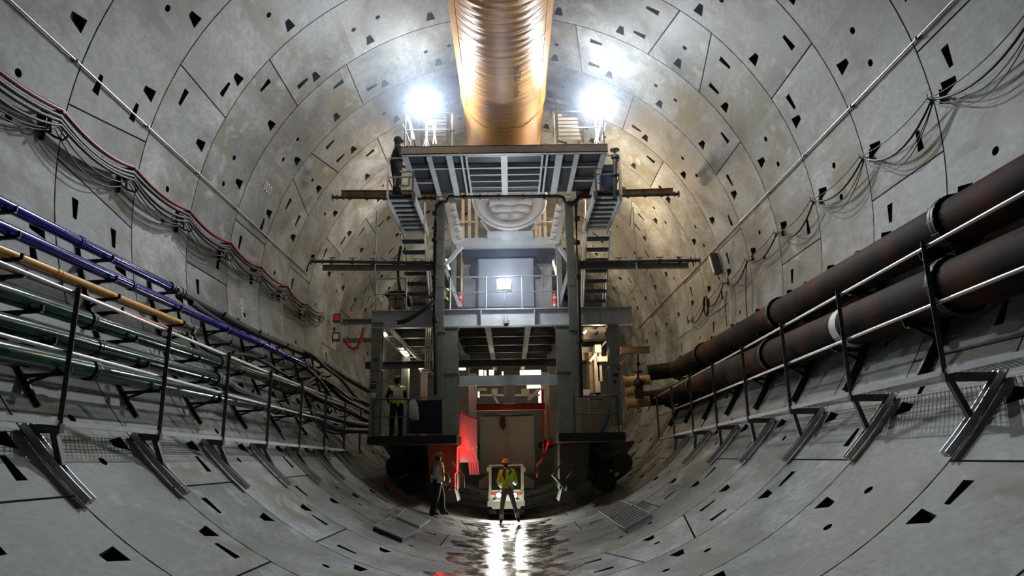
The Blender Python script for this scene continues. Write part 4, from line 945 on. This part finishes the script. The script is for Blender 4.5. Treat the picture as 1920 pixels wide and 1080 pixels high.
# ------------------------------------------------------------------ far interior under the deck
t = thing('machine_bulkhead', (0, 31.5, ZF), 'cluttered far end of the passage under the deck with small lit openings', 'bulkhead')
part('wall_panel', MB().box((X(858, 31.5, 720), 31.5, Zz(700, 31.5)), (X(1045, 31.5, 720), 31.7, Zz(640, 31.5))), 'dsteel', t)
for a in ((898, 704, 906, 694), (908, 704, 912, 695), (917, 703, 926, 694), (941, 703, 944, 697), (975, 704, 1014, 694), (988, 728, 1013, 722), (1010, 755, 1014, 724), (896, 745, 899, 732)):
    part('lit_opening', MB().box(at(a[0], a[1], 29.5), at(a[2], a[3], 29.6)), 'glow', t)
part('rack', MB().box(at(895, 733, 28), at(912, 729, 28.3)).box(at(922, 741, 28), at(933, 730, 28.3)).box(at(978, 741, 28), at(992, 730, 28.3)).bar(at(900, 741, 28), at(1012, 741, 28), .08, .08).bar(at(990, 750, 28), at(1013, 728, 28), .12, .12).bar(at(925, 741, 28), at(934, 756, 28), .08, .08), 'cream', t)
part('ledge', MB().box(at(862, 746, 27), at(878, 742, 28)).box(at(866, 737, 27), at(878, 733, 27.4)), 'lgrey', t)
solo('column_sleeve', MB().box(at(880, 772, 22), at(888, 722, 22.2)).box(at(889, 772, 22.3), at(893, 722, 22.5)), 'cream', 'pale sleeve pillar inside the passage left of the container', 'pillar')

# ------------------------------------------------------------------ passage sides: red lit fence, bent tubes, bogies
t = thing('red_side_panel', at(877, 885, 21), 'slatted side panel on the left of the passage glowing in red light', 'panel')
for i in range(9):
    px = 863+i*3.7; part('slat', MB().bar(at(px, 775+i*1.5, 20.6+i*.12), at(px, 862, 20.6+i*.12), .050, .03, up=(0, 1, 0)), 'lgrey', t)
part('backing_sheet', MB().bar(at(862, 846, 20.68), at(894, 846, 21.75), .02, .65, up=(0, 0, 1)), 'lgrey', t)
for i in range(4): part('bent_bar', MB().path([at(866+i*7, 838, 20.8), at(868+i*7, 850, 20.8), at(880+i*5, 865, 20.8), at(882+i*5, 890, 20.8)], .035, 6), 'lgrey', t)
part('top_bar', MB().bar(at(861, 772, 20.5), at(897, 790, 23.5), .08, .08), 'redp', t)
ns = thing('red_light_strip', at(858, 850, 20.3), 'glowing red light strips edging the left side of the passage', 'light')
part('strip', MB().path([at(858.5, 838, 20.3), at(857.5, 884, 20.3)], .022, 6), 'neon', ns)
part('strip', MB().path([at(857.5, 886, 20.2), at(853.5, 889, 20.2), at(854, 914, 20.2)], .018, 6), 'neon', ns)
part('strip', MB().path([at(861, 838, 20.6), at(872, 840, 20.9), at(884, 841, 21.4), at(894, 838, 22)], .025, 6), 'neon', ns)
area('red_glow', at(876, 842, 20.1), at(879, 838, 22), .35, .9, 9, (1, .02, .015), 150)
point('gallery_fill_light', (-1.75, 21.3, 1.0), 7, (1, .8, .6), .06)  # unseen small fill added to brighten the left cream panel
point('gallery_fill_light', (1.75, 21.3, 1.0), 7, (1, .8, .6), .06)  # unseen small fill added to brighten the right cream panel
point('red_glow', at(1024, 832, 20.9), 1.2, (1, .02, .015), .05)
t = thing('tube_guard', at(1020, 870, 20.8), 'red painted bent tube frame on the right of the passage', 'frame')
part('tube', MB().path([at(1018, 730, 20.8), at(1018, 800, 20.8), at(1020, 857, 20.8), at(1008, 871, 20.8), at(1008, 895, 20.8)], .04, 8).path([at(1027, 760, 21), at(1029, 800, 21), at(1029, 826, 21), at(1020, 860, 21)], .035, 8), 'redp', t)
part('lamp', MB().box(at(1028, 834, 20.6), at(1038, 826, 20.7)), 'redq', t)
for i, (P_, y, lb) in enumerate(((((836, 887), (842, 900), (840, 918)), 20.2, 'grey bent guard tube beside the standing man'), (((847, 867), (868, 893), (868, 914)), 20.4, 'grey bent guard tube below the red light strips'), (((1056, 865), (1037, 891), (1063, 919)), 20.4, 'angular grey guard tube right of the vehicle, the nearer of the two to it'), (((1075, 884), (1063, 899), (1063, 920)), 20.2, 'angular grey guard tube right of the vehicle, the outer one'))):
    solo('guard_tube', MB().path([at(a, b_, y) for a, b_ in P_], .05, 8), 'olive', lb, 'tube')
for sg in (-1, 1):
    side = ('left', '', 'right')[sg+1]; PX = (lambda p: p) if sg < 0 else (lambda p: 1906-p)
    t = thing('wheel_bogie', at(PX(800), 930, 21.5), 'dark wheel bogie carrying the gantry on the %s of the invert' % side, 'bogie')
    a, c = at(PX(790), 925, 21), at(PX(856), 832, 21)
    xs = [at(PX(p), q, 21.2) for p, q in ((800, 832), (857, 832), (857, 918), (836, 925), (806, 905))]
    part('side_plate', MB().prism([(p.x, p.z) for p in xs], 21.2, 24.5), 'olive', t)
    xs = [at(PX(p), q, 20.8) for p, q in ((824, 922), (852, 916), (858, 940), (826, 945))]
    part('foot_block', MB().prism([(p.x, p.z) for p in xs], 20.8, 22), 'olive', t)
    for k in range(2):
        q = cyl(sg*(30+k*9), 22.2+k*1.4, R-.36); part('wheel', MB().tube(q-V((0, .2, 0)), q+V((0, .9, 0)), .34, 20).tube(q-V((0, .24, 0)), q+V((0, .94, 0)), .12, 12), 'rubber', t)
        part('axle_arm', MB().bar(q+V((-sg*.1, .3, .05)), q+V((-sg*1.0, .3, .5)), .16, .2), 'dsteel', t)
# side aprons closing the space between lower deck and invert further back
for sg in (-1, 1):
    xs = [(sg*2.2, ZF-.1), (sg*4.6, ZF-.1), (sg*4.0, ZF-.9), (sg*2.6, -5.4)]
    solo('under_deck_frame', MB().prism(xs, 25.5, 26.2), 'black', 'black frame plate below the lower deck on the %s, behind the bogie' % ('left', '', 'right')[sg+1], 'frame')

# ------------------------------------------------------------------ container and service vehicle
a, c = at(900, 890, 24.6), at(1001, 780, 24.6)
t = thing('container', (0, 24.6, a.z), 'tall grey green sheet steel container standing behind the service vehicle', 'container')
part('body', MB().box((a.x, 24.6, a.z), (c.x, 27.5, c.z)), 'box', t)
w_ = (c.x-a.x)/2
for i in range(2): part('door', MB().box((a.x+w_*i+.012, 24.57, a.z+.02), (a.x+w_*(i+1)-.012, 24.6, c.z-.02)), 'box', t)
rv = MB()
for i in range(5):
    for x in (a.x+.05, a.x+w_-.05, a.x+w_+.05, c.x-.05): p = V((x, 24.55, a.z+.15+(c.z-a.z-.3)*i/4)); rv.tube(p, p+V((0, .03, 0)), .018, 8)
part('door_bolts', rv, 'dsteel', t)
part('roof_pipes', MB().path([V((a.x+.1, 24.7, c.z+.03)), V((a.x+.5, 24.7, c.z+.1)), V((a.x+.9, 24.7, c.z+.03)), V((c.x-.1, 24.7, c.z+.07))], .04, 8), 'dsteel', t)
solo('black_cloth', MB().prism([(a.x+w_*.76, c.z-.02), (a.x+w_*.92, c.z), (a.x+w_*.96, c.z-.3), (a.x+w_*.88, c.z-.5), (a.x+w_*.74, c.z-.3)], 24.48, 24.55), 'rubber', 'black cloth hanging over the top of the container door', 'cloth')
VY = 22.6
vt = thing('service_vehicle', (X(949, VY, 960), VY, Zz(966, VY)), 'small white tunnel service vehicle with headlamps on, facing the camera', 'vehicle')
def vb(name, x0, y0, x1, y1, Y, d, m, lab=None): a, c = at(x0, y1, Y), at(x1, y0, Y); return part(name, MB().box((a.x, Y, a.z), (c.x, Y+d, c.z)), m, vt, lab)
vb('roof', 917, 871, 981, 875, VY, 1.5, 'white'); 
for x0 in (917, 977): vb('pillar', x0, 875, x0+4.5, 920, VY, .08, 'white')
vb('rear_wall', 921, 876, 977, 918, VY+1.3, .05, 'lgrey')
vb('bonnet', 916, 918, 982, 940, VY, 1.4, 'white'); 
a, c = at(914, 950, VY-.12), at(984, 939, VY-.12); zz = at(950, 954, VY-.12).z
part('bumper', MB().prism([(a.x, c.z), (a.x, a.z), (a.x+.12, a.z), (a.x+.16, zz), (c.x-.16, zz), (c.x-.12, a.z), (c.x, a.z), (c.x, c.z)], VY-.12, VY+.3), 'white', vt)
vb('windscreen', 921, 876, 977, 917, VY+.06, .01, 'glass')
gr = MB()
for px in (922, 926, 930, 937, 944, 951, 958, 965, 971, 975): gr.bar(at(px, 874, VY-.05), at(px, 917, VY-.05), .014, .014)
for py in (874, 886, 911, 917): gr.bar(at(921, py, VY-.05), at(977, py, VY-.05), .016, .016)
part('windscreen_guard', gr, 'black', vt)
for px in (915, 983): vb('mirror', px-2, 876, px+2, 884, VY-.05, .06, 'white')
for px in (935, 965):
    p = at(px, 928.5, VY-.03); hl = part('headlamp', MB().tube(p+V((0, -.05, 0)), p+V((0, .03, 0)), .075, 16), 'dsteel', vt)
    part('lens', MB().tube(p+V((0, -.07, 0)), p+V((0, -.05, 0)), .066, 16), 'head', hl, 'glaring headlamp lens')
    area('headlamp_beam', p+V((0, -.12, 0)), p+V((0, -5, -.9)), .16, .16, 52, (1, .96, .88), 160)
for px in (925, 973): vb('side_lamp', px-3.5, 923, px+3.5, 928, VY-.03, .04, 'redp')
for px in (927, 970): vb('grille_vent', px-2, 933, px+2, 937, VY-.02, .03, 'black')
for px in (924, 976):
    p = at(px, 957, VY+.3); part('wheel', MB().tube(p-V((.11, 0, 0)), p+V((.11, 0, 0)), .22, 20).tube(p-V((.12, 0, 0)), p+V((.12, 0, 0)), .1, 12), 'rubber', vt)
part('chassis', MB().box(at(922, 962, VY+.1), at(978, 953, VY+2.2)), 'black', vt)
for sg, pts in ((-1, ((897, 902), (912, 893), (917, 893), (917, 938), (900, 926))), (1, ((981, 892), (988, 893), (1001, 902), (1001, 924), (981, 934)))):
    xs = [at(p, q, 23.6) for p, q in pts]
    part('side_tank', MB().prism([(p.x, p.z) for p in xs], 23.6, 24.4), 'box', vt)
    part('side_step', MB().box(at(900 if sg < 0 else 982, 918, 23.5), at(916 if sg < 0 else 1006, 915, 24)), 'black', vt)

# signs on the columns
def sign(px, py, y, w_, h_, m, label, s=None, sm='black', size=.08):
    p = at(px, py, y); t = thing('notice', p, label, 'sign')
    part('plate', MB().box(p+V((-w_/2, -.01, -h_/2)), p+V((w_/2, 0, h_/2))), m, t)
    if s:
        me = text(s, size, Matrix.Translation(V((0, -.012, 0))) @ Matrix.Rotation(pi/2, 4, 'X'), sm, 'notice_text', .001)
        o = bpy.data.objects.new('notice_text', me); COL.objects.link(o); o.parent = t
p = at(700, 719, G-.05); t = thing('notice', p, 'round dark blue notice on the left outer column', 'sign')
part('disc', MB().tube(p, p+V((0, .012, 0)), .075, 20), 'bluebox', t); part('band', MB().box(p+V((-.06, -.004, -.012)), p+V((.06, 0, .012))), 'sign', t)
for i, (px, py, w_, h_, m_, lb) in enumerate(((700, 727, .16, .05, 'black', 'small black strip notice under the round one on the left outer column'), (700, 741, .14, .12, 'sign', 'faded white notice low on the left outer column'), (705, 675, .14, .10, 'dsteel', 'dark plate high on the left outer column'),
     (1154, 703, .15, .08, 'black', 'dark data plate on the right outer column'), (1153, 716, .07, .08, 'green', 'small green label on the right outer column'))):
    sign(px, py, G-.05, w_, h_, m_, lb)
#@@PEOPLE
# ------------------------------------------------------------------ people
def person(foot, yaw, J, label, cols, scale=1.0, vest=None, helmet=None, stripes=False, wx=1.10):
    """J: joint positions in a local frame, x to the person's right, y forward, z up."""
    rot = Matrix.Rotation(yaw, 4, 'Z')
    WD = Matrix.Diagonal((wx, 1.22, 1, 1))
    def T(p): return foot+rot @ (WD @ (V(p)*scale))
    t = thing('person', foot, label, 'person')
    rd = dict(pelvis=.15, waist=.145, chest=.165, neck0=.065, neck=.055, head=.082, crown=.078, jaw=.062,
              shl=.075, shr=.075, ell=.056, elr=.056, wrl=.031, wrr=.031, pal=.034, par=.034,
              hipl=.112, hipr=.112, knl=.080, knr=.080, anl=.058, anr=.058, hel=.045, her=.045, tol=.036, tor=.036)
    E = [('pelvis', 'waist'), ('waist', 'chest'), ('chest', 'neck0'), ('neck0', 'neck'), ('neck', 'head'), ('head', 'crown'), ('neck', 'jaw')]
    for s in 'lr': E += [('chest', 'sh'+s), ('sh'+s, 'el'+s), ('el'+s, 'wr'+s), ('wr'+s, 'pa'+s), ('pelvis', 'hip'+s), ('hip'+s, 'kn'+s), ('kn'+s, 'an'+s), ('an'+s, 'to'+s), ('an'+s, 'he'+s)]
    J = dict(J)
    for s in 'lr':
        a = V(J['an'+s]); f = V(J['foot'+s]) if 'foot'+s in J else V((0, 1, 0)); J['to'+s] = a+f*.17+V((0, 0, -.045)); J['he'+s] = a-f*.05+V((0, 0, -.045))
        w_, e_ = V(J['wr'+s]), V(J['el'+s]); d = (w_-e_).normalized(); J['pa'+s] = w_+d*.07
        # five fingers, unequal, slightly curled
        side = V((1 if s == 'r' else -1, 0, 0)); fw = V((0, 1, 0)); base = V(J['pa'+s])
        for k, (o_, ln) in enumerate(((-.030, .060), (-.010, .075), (.010, .070), (.028, .055))):
            b0 = base+fw*o_+d*.015; n1, n2 = 'f%s%da' % (s, k), 'f%s%db' % (s, k)
            J[n1] = b0+d*ln*.6; J[n2] = b0+d*ln-side*.02; rd[n1] = .010; rd[n2] = .008; E += [('pa'+s, n1), (n1, n2)]
        n1, n2 = 'f%sta' % s, 'f%stb' % s; J[n1] = w_+d*.03-fw*-.035; J[n2] = J[n1]+d*.045+fw*.01; rd[n1] = .012; rd[n2] = .009; E += [('wr'+s, n1), (n1, n2)]
    names = [n for n in rd if n in J]; ix = {n: i for i, n in enumerate(names)}
    me = bpy.data.meshes.new('body'); me.from_pydata([V(J[n]) for n in names], [(ix[a], ix[b]) for a, b in E], [])
    o = bpy.data.objects.new('body', me); COL.objects.link(o)
    sk = o.modifiers.new('s', 'SKIN'); sk.use_smooth_shade = True
    for n, d in zip(names, me.skin_vertices[0].data): d.radius = (rd[n], rd[n]); d.use_root = n == 'pelvis'
    sb = o.modifiers.new('u', 'SUBSURF'); sb.levels = 1; sb.render_levels = 1
    bpy.context.view_layer.update()
    m2 = bpy.data.meshes.new_from_object(o.evaluated_get(bpy.context.evaluated_depsgraph_get())); bpy.data.objects.remove(o)
    segs = [(V(J[a]), V(J[b]), a, b) for a, b in E]
    def bone(p):
        best = None
        for a, b, na, nb in segs:
            d = b-a; u_ = max(0, min(1, (p-a).dot(d)/max(d.length_squared, 1e-9))); q = (p-(a+d*u_)).length
            if best is None or q < best[0]: best = (q, na, nb, u_)
        return best
    order = ['trousers', 'shirt', 'skin', 'boots', 'sleeve']
    for k in order: m2.materials.append(M[cols.get(k, cols['shirt'])])
    vf = []; tf = []
    for p in m2.polygons:
        _, a, b, u_ = bone(p.center); k = 1
        if a[:2] in ('an', 'he') or b[:2] in ('to', 'he'): k = 3
        elif a[:3] in ('kn'+'l', 'kn'+'r') or a[:3] == 'hip' or (a == 'pelvis' and (b[:3] == 'hip' or p.center.z < J['pelvis'][2]+.03)): k = 0
        elif a[0] == 'f' or a[:2] in ('pa', 'wr') or a in ('neck0', 'neck', 'head'): k = 2
        elif a[:2] in ('sh', 'el'): k = 4
        if k in (1,) or (a == 'pelvis' and b == 'waist') or (a == 'chest') : vf.append(p.index)
        if cols.get('long_vest') and a[:2] in ('sh', 'el') : vf.append(p.index)
        p.material_index = k
        if a[:2] == 'kn' and .55 < u_ < .75: tf.append(p.index)
    V2 = Matrix.Translation(foot-wpos(t)) @ rot @ WD @ Matrix.Scale(scale, 4)
    def shell(fs, d, name, m, extra=None):
        mb = MB(); rem = {}
        for i in sorted(set(fs)):
            p = m2.polygons[i]; f = []
            for vi in p.vertices:
                if vi not in rem: rem[vi] = len(mb.v); v = m2.vertices[vi]; mb.v.append(V2 @ (v.co+v.normal*d)+wpos(t))
                f.append(rem[vi])
            mb.f.append(tuple(f)); mb.sm.append(True)
        if mb.f: part(name, mb, m, t, extra)
    if vest:
        shell(vf, .034, 'vest', vest)
        zc = V(J['waist']).z
        shell([i for i in vf if abs(m2.polygons[i].center.z-(zc+.02)) < .035], .040, 'reflective_band', 'stripe')
        shell([i for i in vf if abs(abs(m2.polygons[i].center.x-V(J['chest']).x)-.085) < .028 and m2.polygons[i].center.z > zc], .040, 'shoulder_band', cols.get('strap', 'stripe'))
    if stripes: shell(tf, .012, 'trouser_band', 'stripe')
    m2.transform(V2); m2.polygons.foreach_set('use_smooth', [True]*len(m2.polygons))
    b = bpy.data.objects.new('body', m2); COL.objects.link(b); b.parent = t
    # face, ears and helmet in the head frame
    hd = V(J['head'])+V((0, 0, .02)); fd = V(J.get('look', (0, 1, 0))).normalized(); sd = fd.cross(V((0, 0, 1))).normalized()
    H = lambda a, f, u_: T(hd+sd*a+fd*f+V((0, 0, u_)))
    s_ = scale
    part('nose', MB().tube(H(0, .085, .01), H(0, .112, -.028), .008*s_, 6, r2=.014*s_), cols.get('skin', 'skin'), t)
    for k in (-1, 1):
        part('eye', MB().ball(H(k*.03, .080, .008), .011*s_, 6, 4), 'glass', t)
        part('ear', MB().ball(H(k*.085, 0, -.005), .024*s_, 6, 4, sc=(.5, 1, 1.3)), cols.get('skin', 'skin'), t)
    part('mouth', MB().bar(H(-.022, .083, -.055), H(.022, .083, -.055), .006, .006), 'redp', t)
    if helmet:
        mb = MB(); c = H(0, -.005, .045); mb.ball(c, .118*s_, 16, 6, sc=(.95, 1.08, .95), v1=.5)
        n = 16; vs = []
        for i in range(n):
            a = 2*pi*i/n; dr = V((cos(a), sin(a), 0)); f_ = max(0, dr.dot((rot.to_3x3() @ fd)))
            vs.append(c+V((dr.x*.95, dr.y*1.08, 0))*.116*s_); 
        for i in range(n):
            a = 2*pi*i/n; dr = V((cos(a), sin(a), 0)); f_ = max(0, dr.dot((rot.to_3x3() @ fd)))
            vs.append(c+V((dr.x*.95, dr.y*1.08, 0))*(.128+.05*f_**2)*s_-V((0, 0, .012)))
        mb.add(vs, [(i, (i+1) % n, n+(i+1) % n, n+i) for i in range(n)], True)
        part('helmet', mb, helmet, t)
    else:
        part('hair', MB().ball(H(0, -.012, .03), .096*s_, 12, 6, v1=.55), 'black', t)
    return t, H
STAND = dict(pelvis=(0, 0, .95), waist=(0, .0, 1.12), chest=(0, 0, 1.33), neck0=(0, 0, 1.46), neck=(0, .01, 1.52), jaw=(0, .05, 1.55), head=(0, .02, 1.62), crown=(0, .01, 1.69),
  shl=(-.17, 0, 1.41), shr=(.17, 0, 1.41), ell=(-.23, -.03, 1.14), elr=(.23, -.03, 1.14), wrl=(-.23, .08, .92), wrr=(.23, .08, .92),
  hipl=(-.09, 0, .88), hipr=(.09, 0, .88), knl=(-.11, .03, .50), knr=(.11, .03, .50), anl=(-.12, 0, .09), anr=(.12, 0, .09))
def pose(**k): d = dict(STAND); d.update(k); return d
def invz(x): return -sqrt(R*R-x*x)
# man on the left, seen in profile, facing right
fx = at(820, 968, 20.2).x
person(V((fx, 20.2, invz(fx)+.0)), -pi/2, pose(ell=(-.22, -.06, 1.15), wrl=(-.20, .10, .93), elr=(.22, -.04, 1.14), wrr=(.21, .14, .95), knl=(-.10, .10, .50), anl=(-.10, .10, .10), knr=(.10, -.02, .50), anr=(.10, -.12, .11), look=(.0, 1, -.15), jaw=(0, .055, 1.545)),
  'man standing in profile on the invert, white helmet, yellow green vest and dark trousers', dict(trousers='cloth', shirt='grcloth', skin='skin', boots='boot', sleeve='sign'), 1.0, 'vest', 'helmetw')
# man before the vehicle, walking away
bx = at(952, 985, 20.9).x
t_, H = person(V((bx, 20.9, invz(bx))), 0, pose(pelvis=(.02, 0, .97), waist=(.01, .03, 1.12), chest=(0, .08, 1.33), neck0=(-.02, .10, 1.46), neck=(-.03, .12, 1.51), jaw=(-.03, .17, 1.53), head=(-.04, .15, 1.61), crown=(-.04, .14, 1.68),
  shl=(-.19, .08, 1.40), shr=(.19, .08, 1.40), ell=(-.27, .12, 1.14), wrl=(-.18, .30, 1.02), elr=(.27, .10, 1.16), wrr=(.28, .28, 1.10),
  hipl=(-.10, 0, .90), hipr=(.11, 0, .90), knl=(-.17, .08, .50), anl=(-.22, -.05, .10), knr=(.22, .12, .52), anr=(.36, -.02, .14), look=(-.1, 1, -.1)),
  'man seen from behind before the white vehicle, yellow helmet and high visibility jacket', dict(trousers='grcloth', shirt='vest', skin='skin', boots='black', sleeve='vest', strap='black', long_vest=True), 1.06, 'vest', 'helmety', stripes=True, wx=.84)
mb = MB(); 
for k in (-1, 1): mb.ball(H(k*.115, 0, .0), .04, 8, 5)
part('ear_defender', MB().ball(H(-.118, 0, .0), .042, 8, 5), 'black', t_); part('ear_defender', MB().ball(H(.118, 0, .0), .042, 8, 5), 'black', t_)
# worker on the lower left deck
wx = at(743, 800, 20.0)
person(V((wx.x, 20.0, Zz(814, G))), rad(20), pose(ell=(-.25, .08, 1.16), wrl=(-.16, .28, 1.04), elr=(.25, .08, 1.16), wrr=(.16, .28, 1.04)),
  'worker in dark helmet and yellow vest on the lower left deck by the cabinet', dict(trousers='cloth', shirt='cloth', skin='skin', boots='black', sleeve='cloth'), .98, 'vest', 'bluebox')
# worker on the left landing, dark against the wall
wx = at(744, 300, 17.45)
person(V((wx.x, 17.45, 2.41)), rad(-70), pose(look=(0, 1, -.1), ell=(-.22, .0, 1.14), wrl=(-.2, .2, 1.05), elr=(.24, .02, 1.14), wrr=(.22, .2, 1.05)), 
  'worker in dark clothes standing on the left landing beside the high platform', dict(trousers='cloth', shirt='cloth', skin='skin', boots='black', sleeve='cloth'), 1.05, None, 'bluebox')
# worker half hidden on the middle deck
wx = at(829, 560, 21.6)
person(V((wx.x, 21.6, ZD)), rad(160), pose(pelvis=(0, -.05, .80), waist=(0, .03, .93), chest=(0, .15, 1.08), neck0=(0, .22, 1.18), neck=(0, .25, 1.22), jaw=(0, .31, 1.22), head=(0, .29, 1.31), crown=(0, .29, 1.38), shl=(-.18, .16, 1.13), shr=(.18, .16, 1.13), ell=(-.24, .25, .9), elr=(.24, .25, .9), wrl=(-.16, .45, .9), wrr=(.16, .45, .9), hipl=(-.09, -.05, .76), hipr=(.09, -.05, .76), knl=(-.12, .16, .45), knr=(.12, .16, .45)),
  'worker in a yellow vest bending behind the left brace of the middle deck', dict(trousers='cloth', shirt='cloth', skin='skin', boots='black', sleeve='cloth'), 1.0, 'vest', 'helmety')
#@@HAZE
HZ = MB().box((-4.6, 11, 3.35), (4.6, 18.2, 6.0))  # added scattering volume that imitates lens bloom round the lamps
hm = bpy.data.materials.new('lamp_bloom_volume'); hm.use_nodes = True; nt = hm.node_tree; nt.nodes.clear()
vs_ = nt.nodes.new('ShaderNodeVolumeScatter'); vs_.inputs['Density'].default_value = .019; vs_.inputs['Anisotropy'].default_value = .55
vs_.inputs['Color'].default_value = (.66, .79, 1, 1)
oo = nt.nodes.new('ShaderNodeOutputMaterial'); nt.links.new(vs_.outputs[0], oo.inputs['Volume'])
solo('haze', HZ, hm, 'thin bluish haze added as lamp bloom around the two high floodlights', 'haze', kind='stuff')
solo('haze', MB().box((-1.5, 16.8, -.9), (1.5, 18.95, 2.3)), hm, 'thin bluish haze added as lamp bloom before the middle floodlight', 'haze', kind='stuff')
#@@END
